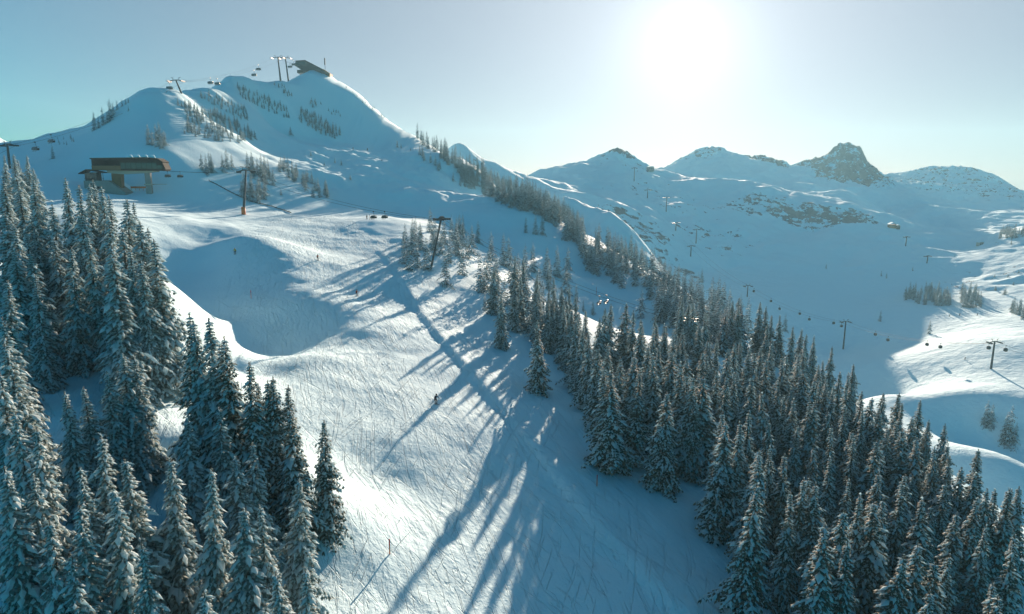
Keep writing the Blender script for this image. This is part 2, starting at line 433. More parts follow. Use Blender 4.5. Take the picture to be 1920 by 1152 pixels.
# ------------------------------------------------------------------ mesh helpers
class MB:
    def __init__(self): self.v = []; self.f = []; self.mi = []
    def add(self, vs, fs, m=0):
        b = len(self.v); self.v += [tuple(p) for p in vs]
        self.f += [tuple(b + i for i in f) for f in fs]; self.mi += [m] * len(fs)
        return self
    def box(self, x0, x1, y0, y1, z0, z1, m=0):
        vs = [(x, y, z) for z in (z0, z1) for y in (y0, y1) for x in (x0, x1)]
        return self.add(vs, [(0, 2, 3, 1), (4, 5, 7, 6), (0, 1, 5, 4), (2, 6, 7, 3), (0, 4, 6, 2), (1, 3, 7, 5)], m)
    def tube(self, pts, r, n=8, m=0, caps=True):
        pts = [Vector(p) for p in pts]
        rs = r if isinstance(r, (list, tuple)) else [r] * len(pts)
        vs = []; fs = []
        for i, p in enumerate(pts):
            d = (pts[min(i + 1, len(pts) - 1)] - pts[max(i - 1, 0)]).normalized()
            u = d.cross(Vector((0, 0, 1)) if abs(d.z) < 0.9 else Vector((1, 0, 0))).normalized(); w = d.cross(u)
            for k in range(n):
                a = 2 * math.pi * k / n
                vs.append(p + (u * math.cos(a) + w * math.sin(a)) * rs[i])
        for i in range(len(pts) - 1):
            for k in range(n):
                a = i * n + k; b = i * n + (k + 1) % n
                fs.append((a, b, b + n, a + n))
        if caps:
            fs.append(tuple(range(n))[::-1]); fs.append(tuple((len(pts) - 1) * n + k for k in range(n)))
        return self.add(vs, fs, m)
    def prism(self, poly, y0, y1, m=0):
        """polygon in x,z drawn out between two depths"""
        n = len(poly)
        vs = [(x, y0, z) for x, z in poly] + [(x, y1, z) for x, z in poly]
        fs = [tuple(range(n)), tuple(range(2 * n - 1, n - 1, -1))] + [(i, i + n, (i + 1) % n + n, (i + 1) % n) for i in range(n)]
        return self.add(vs, fs, m)
    def mesh(self, name, mats, smooth=False):
        me = bpy.data.meshes.new(name)
        me.from_pydata(self.v, [], self.f)
        for m in mats: me.materials.append(m)
        me.polygons.foreach_set('material_index', self.mi)
        if smooth: me.shade_smooth()
        me.update()
        return me
    def build(self, name, mats, parent=None, smooth=False):
        if not isinstance(mats, (list, tuple)): mats = [mats]
        o = bpy.data.objects.new(name, self.mesh(name, mats, smooth)); COL.objects.link(o)
        if parent is not None: o.parent = parent
        return o
def tag(o, label, cat, group=None, kind=None):
    if label: o['label'] = label
    if cat: o['category'] = cat
    if group: o['group'] = group
    if kind: o['kind'] = kind
    return o
def empty(name, loc, rz=0.0, label=None, cat=None, group=None):
    o = bpy.data.objects.new(name, None); COL.objects.link(o)
    o.location = loc; o.rotation_euler = (0, 0, rz); o.empty_display_size = 0.5
    return tag(o, label, cat, group)
def copy_tree(o, parent=None):
    c = o.copy(); COL.objects.link(c); c.parent = parent
    for ch in list(o.children): copy_tree(ch, c)
    return c
def plain(name, col, rough=0.6, metal=0.0, var=0.15, scale=2.0, spec=0.4):
    t = NT(name); tc = t.new('ShaderNodeTexCoord').outputs['Object']
    n = t.noise(tc, scale, 4, 0.6)
    c = t.mix(n, tuple(max(0, v * (1 - var)) for v in col), tuple(min(1, v * (1 + var)) for v in col))
    t.link(c, t.b.inputs['Base Color'])
    t.b.inputs['Roughness'].default_value = rough; t.b.inputs['Metallic'].default_value = metal
    t.b.inputs['Specular IOR Level'].default_value = spec
    return t.m
def leafy(name, c1, c2, scale, trans, rough=0.7, bumpd=0.0):
    t = NT(name); tc = t.new('ShaderNodeTexCoord').outputs['Object']
    n = t.noise(tc, scale, 3, 0.6)
    c = t.mix(n, c1, c2)
    t.link(c, t.b.inputs['Base Color']); t.b.inputs['Roughness'].default_value = rough
    t.b.inputs['Specular IOR Level'].default_value = 0.1
    if bumpd:
        t.link(t.bump(t.noise(tc, 6.0, 3, 0.6), bumpd), t.b.inputs['Normal'])
    tr = t.new('ShaderNodeBsdfTranslucent'); t.link(c, tr.inputs[0])
    mx = t.new('ShaderNodeMixShader'); mx.inputs[0].default_value = trans
    t.link(t.b.outputs[0], mx.inputs[1]); t.link(tr.outputs[0], mx.inputs[2])
    t.link(mx.outputs[0], t.n['Material Output'].inputs[0])
    return t.m
M_needle = leafy('needles', (0.050, 0.068, 0.050), (0.15, 0.16, 0.125), 1.2, 0.16)
M_frost = leafy('frosted_needles', (0.13, 0.16, 0.145), (0.33, 0.38, 0.35), 1.2, 0.3)
M_treesnow = leafy('snow_on_branches', (0.56, 0.68, 0.72), (0.72, 0.82, 0.84), 3.0, 0.55, 0.8, 0.05)
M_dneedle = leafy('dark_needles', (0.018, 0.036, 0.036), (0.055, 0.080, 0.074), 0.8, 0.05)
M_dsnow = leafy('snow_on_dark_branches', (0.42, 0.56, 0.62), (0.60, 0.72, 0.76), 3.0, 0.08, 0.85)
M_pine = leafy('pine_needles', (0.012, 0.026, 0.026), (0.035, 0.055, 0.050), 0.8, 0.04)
M_bark = plain('bark', (0.10, 0.075, 0.055), 0.9, 0, 0.4, 6)
M_steel = plain('galvanised_steel', (0.06, 0.066, 0.07), 0.85, 0.1, 0.2, 1.5)
M_dark = plain('dark_steel', (0.03, 0.035, 0.04), 0.5, 0.3)
M_orange = plain('orange_padding', (0.62, 0.14, 0.03), 0.7, 0, 0.12, 3)
M_concrete = plain('concrete', (0.26, 0.25, 0.23), 0.9, 0, 0.2, 0.8)
M_wood = plain('brown_cladding', (0.20, 0.10, 0.045), 0.8, 0, 0.3, 1.5)
M_roof = plain('dark_roof', (0.012, 0.014, 0.014), 0.9, 0, 0.3, 1.0, 0.1)
M_glass = plain('dark_glass', (0.02, 0.03, 0.035), 0.15, 0, 0.5, 0.7, 0.5)
M_beige = plain('beige_beam', (0.42, 0.38, 0.30), 0.7, 0, 0.1)
M_bubble = plain('smoked_bubble', (0.10, 0.12, 0.13), 0.3, 0, 0.1)
M_clothsnow = plain('packed_snow', SNOW, 0.85, 0, 0.04)

# ------------------------------------------------------------------ spruces
def make_spruce(seed, H, R, laden, detail=1.0, bare=0.05, ragged=0.3, needle=None, tsnow=None):
    rnd = random.Random(seed)
    mb = MB()
    hts = []
    z = H * bare + 0.5
    while z < H * 0.985:
        hts.append(z); z += (0.30 + 0.34 * (1 - z / H)) / detail
    lump = [rnd.uniform(1 - ragged, 1.0) for _ in range(9)]
    OCT = [(1, 0, 0), (-1, 0, 0), (0, 1, 0), (0, -1, 0), (0, 0, 1), (0, 0, -1)]
    OF = [(0, 2, 4), (2, 1, 4), (1, 3, 4), (3, 0, 4), (2, 0, 5), (1, 2, 5), (3, 1, 5), (0, 3, 5)]
    def clump(p, d, size, snow_amt, drop):
        """a tuft of needles with its load of snow: p place, d outward direction"""
        side = Vector((-d.y, d.x, 0)).normalized(); up = Vector((0, 0, 1))
        nf = 5 if detail >= 1 else 3
        vs = []; fs = []
        for k in range(nf):
            a = (k / (nf - 1) - 0.5) * 2.4 + rnd.uniform(-0.25, 0.25)
            dd = (d * math.cos(a) + side * math.sin(a)); dd.z -= drop * rnd.uniform(0.4, 1.3); dd.normalize()
            L = size * rnd.uniform(0.75, 1.35)
            w = side * math.cos(a) - d * math.sin(a); w.z = rnd.uniform(-0.3, 0.3); w = w * size * rnd.uniform(0.16, 0.3)
            q = p - up * size * 0.06; b = len(vs)
            mid = q + dd * L * 0.5
            vs += [q, mid + w, q + dd * L, mid - w]; fs += [(b, b + 1, b + 2, b + 3)]
        mb.add(vs, fs, 0)
        if rnd.random() < snow_amt:
            big = 1.55 if rnd.random() < 0.16 * (0.4 + laden) else rnd.uniform(0.75, 1.05)
            l = size * rnd.uniform(0.55, 1.0) * big; w_ = size * rnd.uniform(0.26, 0.46) * big; h = size * rnd.uniform(0.2, 0.40) * big
            dn = Vector((d.x, d.y, d.z - drop * 0.6)).normalized()
            c = p + dn * l * 0.45 + up * h * 0.55
            vs = []
            for ox, oy, oz in OCT:
                j = rnd.uniform(0.7, 1.3)
                vs.append(c + dn * ox * l * j + side * oy * w_ * j + up * oz * h * (j if oz > 0 else 0.5))
            mb.add(vs, OF, 1)
    for hi, z in enumerate(hts):
        t = z / H
        prof = (1 - t) ** 1.02 * 1.12 * (0.86 + 0.14 * math.sin(t * 23 + seed)) * (0.55 + 0.45 * min(1, t / 0.12)) * rnd.uniform(0.78, 1.12)
        nb = max(4, int((6 + 3 * (1 - t)) * (0.8 + 0.2 * detail)))
        a0 = rnd.uniform(0, 6.28)
        for b in range(nb):
            az = a0 + 6.283 * b / nb + rnd.uniform(-0.45, 0.45)
            if t < 0.85 and rnd.random() < 0.10: continue
            lf = lump[int((az % 6.283) / 6.284 * 9)]
            L = max(0.14, R * prof * (rnd.uniform(0.55, 1.15) if rnd.random() > 0.06 else 1.35) * (lf if t < 0.8 else 1))
            d = Vector((math.cos(az), math.sin(az), 0)); side = Vector((-d.y, d.x, 0))
            s0 = 0.12 + 0.1 * t - 0.35 * (1 - t) + rnd.uniform(-0.12, 0.12) - 0.12 * laden
            s1 = 0.22 + 0.22 * laden * (1 - t)
            step = 0.42 / detail
            n = max(1, int(L / step))
            for k in range(n + 1):
                s = (k + 0.6) / (n + 0.6)
                if n > 3 and s < 0.2: continue
                p = d * L * s + Vector((0, 0, z + L * (s0 * s - s1 * s * s)))
                sl = s0 - 2 * s1 * s
                dd = (d + Vector((0, 0, sl))).normalized()
                sz = (0.34 + 0.14 * (1 - t)) * rnd.uniform(0.8, 1.25) / (detail ** 0.5)
                sz = min(sz, 0.12 + L * 0.42)
                clump(p, dd, sz, 0.35 + 0.65 * laden, 0.35 + 0.3 * (1 - t))
                wid = L * 0.30 * (1 - s) + 0.06
                if L > 0.8 and k < n:
                    for sg in (-1, 1):
                        if rnd.random() < 0.85:
                            q = p + side * sg * wid * rnd.uniform(0.6, 1.5) + Vector((0, 0, -0.12 * wid - 0.05))
                            clump(q, (dd + side * sg * 0.9).normalized(), sz * 0.85, 0.25 + 0.65 * laden, 0.5)
    # leader shoot
    for k in range(4):
        p = Vector((0, 0, H * 0.985 + k * 0.10))
        clump(p, Vector((rnd.uniform(-1, 1), rnd.uniform(-1, 1), 1.5)).normalized(), 0.16, 0.6, 0.2)
    crown = mb.mesh('crown', [needle or M_needle, tsnow or M_treesnow])
    tb = MB()
    pts = []; rr = []
    for k in range(7):
        f = k / 6
        pts.append((math.sin(f * 3 + seed) * 0.06, math.cos(f * 2 + seed) * 0.06, -1.2 + (H + 1.4) * f)); rr.append((0.020 * H) * (1 - f) + 0.02)
    tb.tube(pts, rr, 7)
    trunk = tb.mesh('trunk', [M_bark], True)
    return trunk, crown
PROTO = {}
def proto(kind):
    if kind not in PROTO:
        k, i = kind[0], int(kind[1:])
        if k == 'L': PROTO[kind] = make_spruce(100 + i, 15.0, 2.75 + 0.3 * (i % 3), 0.98, 1.2, 0.03, 0.4, M_frost)   # heavily laden
        if k == 'R': PROTO[kind] = make_spruce(200 + i, 15.0, 2.7 + 0.35 * (i % 3), 0.75, 1.2, 0.02, 0.3)      # dusted
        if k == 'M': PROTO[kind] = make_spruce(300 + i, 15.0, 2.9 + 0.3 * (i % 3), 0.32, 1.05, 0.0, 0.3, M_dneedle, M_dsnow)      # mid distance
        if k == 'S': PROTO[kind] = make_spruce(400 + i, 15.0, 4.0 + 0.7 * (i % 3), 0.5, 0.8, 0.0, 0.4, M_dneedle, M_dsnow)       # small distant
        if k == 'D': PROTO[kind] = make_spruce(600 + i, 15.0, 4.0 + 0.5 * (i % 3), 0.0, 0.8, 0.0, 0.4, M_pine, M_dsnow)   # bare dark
    return PROTO[kind]
PH = {'L': 15.0, 'R': 15.0, 'M': 15.0, 'S': 15.0, 'D': 15.0}
trees = []      # dict(x,y,z,H,kind,zone)
rt = random.Random(5)
def add_tree(p, H, kind, zone, wide=1.0):
    if p is None: return None
    x, y, z = p
    t = dict(x=x, y=y, z=z, H=H, kind=kind, zone=zone, wide=wide)
    t['px'], t['py'] = project(x, y, z + H)
    trees.append(t); return t
def tips(lst, H, kinds, zone, jit=0.08):
    for q in lst:
        if zone in ('leftstand', 'topleft'):
            lim = 765 if 200 < q[0] < 310 else rt.choice((620, 660, 690, 700))
            h = H * rt.uniform(1 - jit, 1 + jit)
            while h > 6:
                p = march(q[0], q[1], h)
                if p and project(*p)[1] <= lim: break
                h -= 0.6
            add_tree(p, h, rt.choice(kinds), zone, rt.uniform(0.9, 1.25)); continue
        h = (q[2] if len(q) > 2 else H) * rt.uniform(1 - jit, 1 + jit)
        add_tree(march(q[0], q[1], h), h, rt.choice(kinds), zone, rt.uniform(0.9, 1.25) * (1.35 if zone == 'towerclump' else 1.2 if zone == 'rightfront' else 1))
def based(px, pyb, pyt, kind, zone, wide=1.0):
    p = march(px, pyb) or march(px, pyb + 3) or march(px, pyb + 8)
    if p is None: return
    # height so that the top meets its sight line
    lo, hi = 1.0, 60.0
    for _ in range(30):
        m = (lo + hi) / 2
        if project(p[0], p[1], p[2] + m)[1] > pyt: lo = m
        else: hi = m
    add_tree(p, lo, kind, zone, wide)
def inside(poly, x, y):
    r = False; j = len(poly) - 1
    for i in range(len(poly)):
        xi, yi = poly[i]; xj, yj = poly[j]
        if (yi > y) != (yj > y) and x < (xj - xi) * (y - yi) / (yj - yi) + xi: r = not r
        j = i
    return r
def fill(poly, n, h0, h1, kinds, zone, gap=2.5, tries=12):
    xs = [p[0] for p in poly]; ys = [p[1] for p in poly]; c = 0
    for _ in range(n * tries):
        if c >= n: break
        px, py = rt.uniform(min(xs), max(xs)), rt.uniform(min(ys), max(ys))
        if not inside(poly, px, py): continue
        p = march(px, py)
        if p is None: continue
        if any((t['x'] - p[0]) ** 2 + (t['y'] - p[1]) ** 2 < gap * gap for t in trees): continue
        add_tree(p, rt.uniform(h0, h1), rt.choice(kinds), zone, rt.uniform(0.9, 1.2)); c += 1

KL = ['L0', 'L1', 'L2', 'L3', 'L4']; KR = ['R0', 'R1', 'R2', 'R3', 'R4']; KM = ['M0', 'M1', 'M2']; KS = ['S0', 'S1', 'S2']; KD = ['D0', 'D1', 'D2']
# --- the stand left of the run
based(615, 1005, 790, 'R2', 'lone', 1.0)
tips([(2, 290), (24, 291), (36, 299), (47, 291), (66, 317), (26, 335), (35, 355), (8, 340), (55, 340)], 17, KL, 'topleft')
tips([(122, 336), (140, 352), (153, 347), (174, 337), (180, 352), (190, 350), (209, 369), (226, 374), (242, 379), (276, 429), (287, 450), (99, 386), (150, 401),
      (197, 410), (255, 417), (292, 465), (17, 425), (45, 435), (75, 430), (107, 450), (127, 462), (240, 467), (212, 462), (265, 490), (145, 467), (22, 470), (5, 400), (60, 470), (170, 440), (225, 430)], 19, KL, 'leftstand')
tips([(2, 525), (60, 515), (19, 595), (30, 640), (5, 700)], 15, KL, 'leftedge')
tips([(232, 670), (252, 675), (131, 732), (166, 725), (205, 700)], 13, KL, 'leftmid')
tips([(352, 592), (378, 604), (395, 600), (427, 632), (411, 650), (464, 680)], 16, ['R0', 'R1', 'R3', 'L1'], 'darktrio')
tips([(495, 714), (509, 705), (529, 727), (546, 770), (478, 720)], 13, KR, 'runedge')
tips([(30, 775), (342, 791), (381, 891), (442, 850), (500, 947), (531, 1060), (200, 922), (219, 925), (131, 957), (97, 975), (275, 1022), (134, 1047), (372, 1116), (300, 1125), (581, 1063),
      (253, 850), (65, 800), (180, 830), (410, 760), (470, 830), (320, 860), (160, 880), (15, 880), (545, 900), (445, 960), (50, 900)], 14, KL, 'leftfront')
# --- clump and scattered trees round the second lift tower
T1 = [(756, 437), (772, 422), (787, 415), (799, 442), (765, 445), (780, 440), (832, 402), (846, 401), (856, 405), (867, 412), (885, 419), (896, 411), (842, 435), (834, 464), (866, 449), (921, 431)]
tips(T1, 11, KM + ['R1'], 'towerclump')
tips([(944, 435), (954, 442), (917, 459), (899, 470), (931, 485), (985, 455), (999, 451), (972, 472), (910, 475), (958, 470), (1026, 460), (1045, 458), (1065, 460), (1030, 485), (1062, 490), (1010, 490), (1017, 517),
      (945, 516), (965, 531), (977, 520), (1007, 550), (1032, 552), (1047, 562), (1057, 577), (1070, 580), (1034, 554), (925, 500), (990, 540), (1006, 550), (940, 550)], 12.5, KR, 'runright')
tips([(1081, 530, 7), (909, 548, 5), (1085, 604), (1060, 577), (1071, 582), (1102, 630), (1094, 560, 5), (1112, 564, 5)], 13, KR, 'runright')
tips([(986, 404, 9), (1004, 401, 9.5), (1017, 401, 10), (1060, 402, 13)], 9, KR, 'glade')
based(1010, 738, 600, 'R0', 'bigleft', 1.25)
based(1086, 742, 608, 'R3', 'bigleft', 1.0)
based(1238, 918, 735, 'R2', 'bigfront', 1.25)
based(1296, 902, 740, 'R4', 'bigfront', 1.0)
tips([(1169, 569), (1206, 599), (1204, 539, 11), (1250, 609), (1232, 612), (1212, 650), (1185, 670), (1142, 650), (1162, 675), (1230, 665), (1257, 660), (1285, 705), (1317, 707), (1195, 700), (1150, 700), (1125, 655), (1135, 690)], 15, KR, 'rightfront')
tips([(1240, 527), (1280, 555), (1301, 565), (1325, 586), (1312, 607), (1330, 640), (1247, 607), (1235, 527), (1277, 555), (1290, 567), (1326, 586), (1314, 609), (1337, 516), (1350, 516), (1359, 525), (1370, 537), (1317, 502),
      (1390, 551), (1405, 556), (1425, 567), (1437, 575), (1474, 587), (1465, 592), (1447, 592), (1502, 617), (1487, 612), (1510, 627), (1527, 630), (1561, 649), (1576, 700), (1595, 730), (1610, 735), (1625, 744)], 14.5, KR, 'crest')
tips([(1427, 652), (1415, 660), (1445, 672), (1470, 670), (1377, 640), (1397, 650), (1345, 635), (1362, 650), (1330, 640), (1500, 687), (1512, 692), (1527, 712), (1540, 712), (1550, 717), (1560, 725), (1362, 702), (1290, 705),
      (1320, 707), (1382, 700), (1410, 707), (1522, 752), (1460, 715), (1480, 740), (1440, 735), (1580, 765), (1345, 690)], 15, KR, 'midforest')
tips([(1363, 777), (1397, 795), (1381, 817), (1450, 842), (1470, 855), (1415, 847), (1407, 910), (1430, 855), (1485, 927), (1500, 892), (1525, 905), (1536, 915), (1490, 745), (1522, 755), (1405, 772), (1357, 795), (1448, 790),
      (1600, 817), (1645, 886), (1614, 926), (1646, 942), (1589, 1023), (1709, 1014), (1670, 1039), (1770, 1039), (1751, 1054), (1836, 889), (1817, 883), (1798, 876), (1757, 839), (1726, 820), (1700, 808), (1779, 867), (1889, 917),
      (1868, 920), (1870, 1098), (1889, 1120), (1826, 930), (1851, 917), (1912, 911), (1842, 985), (1751, 1114), (1670, 800), (1640, 830), (1560, 860), (1690, 900), (1740, 930), (1790, 960), (1560, 800), (1620, 770), (1650, 770), (1680, 795), (1575, 960), (1545, 990), (1900, 1000)], 15, KR, 'lowforest')
fill([(1110, 740), (1200, 790), (1200, 845), (1330, 900), (1320, 760), (1250, 700), (1120, 690)], 16, 13, 17, KR, 'rightfront', 3.0)
fill([(900, 540), (975, 600), (1085, 738), (1108, 700), (1060, 620), (960, 545)], 18, 12, 15, KR, 'runright', 3.0)
fill([(745, 470), (800, 482), (905, 492), (900, 450), (850, 425), (770, 445)], 16, 8, 11, KM, 'towerclump', 2.6)
# --- forest along the right shoulder
fill([(765, 246), (800, 262), (860, 302), (930, 338), (1000, 360), (1060, 400), (1095, 440), (1090, 470), (1050, 432), (1000, 402), (950, 388), (905, 364), (870, 350), (855, 322), (785, 264)], 230, 9, 13, KM, 'shoulder', 2.0)
fill([(782, 282), (850, 330), (890, 352), (868, 352), (835, 330), (782, 292)], 20, 6, 8, KM, 'shoulder', 2.4)
fill([(1090, 450), (1180, 482), (1300, 568), (1400, 640), (1380, 680), (1300, 640), (1240, 600), (1215, 560), (1140, 530), (1080, 492)], 110, 11, 14.5, KM + ['R1', 'R4'], 'upperforest', 2.4)
fill([(1330, 760), (1430, 700), (1560, 770), (1700, 880), (1900, 1030), (1920, 1180), (1640, 1180), (1480, 1050), (1400, 940)], 40, 12, 15, KR, 'lowforest', 3.6)
# --- the summit hill
fill([(345, 252), (350, 215), (330, 195), (360, 200), (400, 215), (440, 225), (485, 264), (440, 268), (380, 262)], 120, 3.0, 6.5, KS, 'hillscrub', 1.5)
fill([(365, 178), (400, 180), (462, 205), (465, 228), (440, 218), (390, 192)], 50, 2.5, 4.5, KS, 'hillscrub', 1.6)
fill([(445, 165), (480, 175), (540, 205), (547, 228), (500, 208), (450, 182)], 50, 3.0, 5.0, KS, 'hillscrub', 1.6)
fill([(512, 158), (530, 162), (552, 182), (540, 182)], 14, 2.5, 4, KS, 'hillscrub', 1.5)
fill([(560, 208), (590, 212), (642, 250), (625, 262), (580, 240), (558, 226)], 56, 3.5, 6, KS, 'hillscrub', 1.6)
fill([(580, 190), (600, 190), (604, 202), (585, 202)], 7, 3, 5, KS, 'hillscrub', 1.5)
fill([(615, 208), (640, 212), (640, 222), (618, 218)], 7, 3, 4, KS, 'hillscrub', 1.5)
fill([(275, 262), (300, 258), (314, 275), (300, 282), (276, 278)], 9, 6, 9, KM, 'hilltrees', 1.8)
for q in [(178, 243, 208), (186, 240, 214), (194, 234, 198), (202, 230, 205), (208, 224, 183), (213, 216, 190), (220, 206, 186), (229, 200, 184), (236, 196, 181), (241, 193, 180), (206, 228, 206), (100, 298, 269), (241, 208, 197), (255, 182, 178), (312, 174, 169), (319, 173, 169)]:
    based(q[0], q[1], q[2], rt.choice(KD), 'leftridge', 0.85)
fill([(100, 262), (160, 250), (150, 262), (120, 275), (100, 270)], 10, 1.5, 3.0, KS, 'hillscrub', 2.0)
fill([(372, 330), (400, 336), (430, 322), (470, 332), (512, 352), (515, 338), (500, 318), (460, 312), (420, 312), (375, 318)], 24, 7, 10, KM, 'gully', 2.0)
fill([(440, 362), (445, 374), (480, 382), (500, 382), (497, 362), (470, 356)], 12, 8, 11, KM, 'gully', 2.0)
fill([(512, 322), (530, 328), (560, 348), (585, 372), (620, 374), (628, 367), (600, 352), (570, 334), (540, 316), (512, 314)], 30, 5.5, 8, KM, 'gullyrow', 2.0)
for q in [(583, 293, 282), (628, 306, 295), (608, 312, 303), (657, 338, 326), (527, 366, 352), (545, 253, 236), (470, 300, 292), (745, 277, 262), (752, 278, 268), (770, 283, 276), (716, 302, 297), (640, 310, 298)]:
    based(q[0], q[1], q[2], rt.choice(KS), 'hillscrub', 1.3)
fill([(640, 150), (660, 165), (700, 200), (735, 232), (725, 232), (690, 202), (650, 168)], 16, 1.5, 3, KS, 'hillscrub', 2.0)
# --- beyond the valley
fill([(1695, 562), (1720, 572), (1782, 578), (1780, 560), (1750, 545), (1700, 550)], 60, 8, 12, KD, 'farwood', 2.2)
fill([(1796, 545), (1830, 550), (1843, 578), (1808, 580), (1800, 562)], 34, 8, 12, KD, 'farwood', 2.2)
fill([(1890, 580), (1920, 575), (1920, 600), (1895, 590)], 16, 7, 11, KD, 'farwood', 2.4)
fill([(1866, 446), (1880, 436), (1920, 432), (1920, 446), (1880, 450)], 26, 8, 12, KD, 'farridge', 2.4)
for q in [(1650, 603, 580), (1742, 626, 599), (1549, 504, 494), (1652, 518, 506), (1662, 522, 510), (1711, 508, 498), (1896, 458, 446), (1790, 482, 477)]:
    based(q[0], q[1], q[2], rt.choice(KD), 'valleytree', 0.95)
for q in [(1848, 797, 748), (1857, 800, 755), (1882, 828, 772), (1889, 835, 758), (1902, 830, 790)]:
    based(q[0], q[1], q[2], rt.choice(KD), 'valleyfront', 0.85)
for q in [(1866, 545, 535), (1884, 552, 540), (1900, 535, 528), (1865, 520, 514), (1910, 512, 506), (1890, 520, 514)]:
    based(q[0], q[1], q[2], 'S1', 'farwood', 2.2)

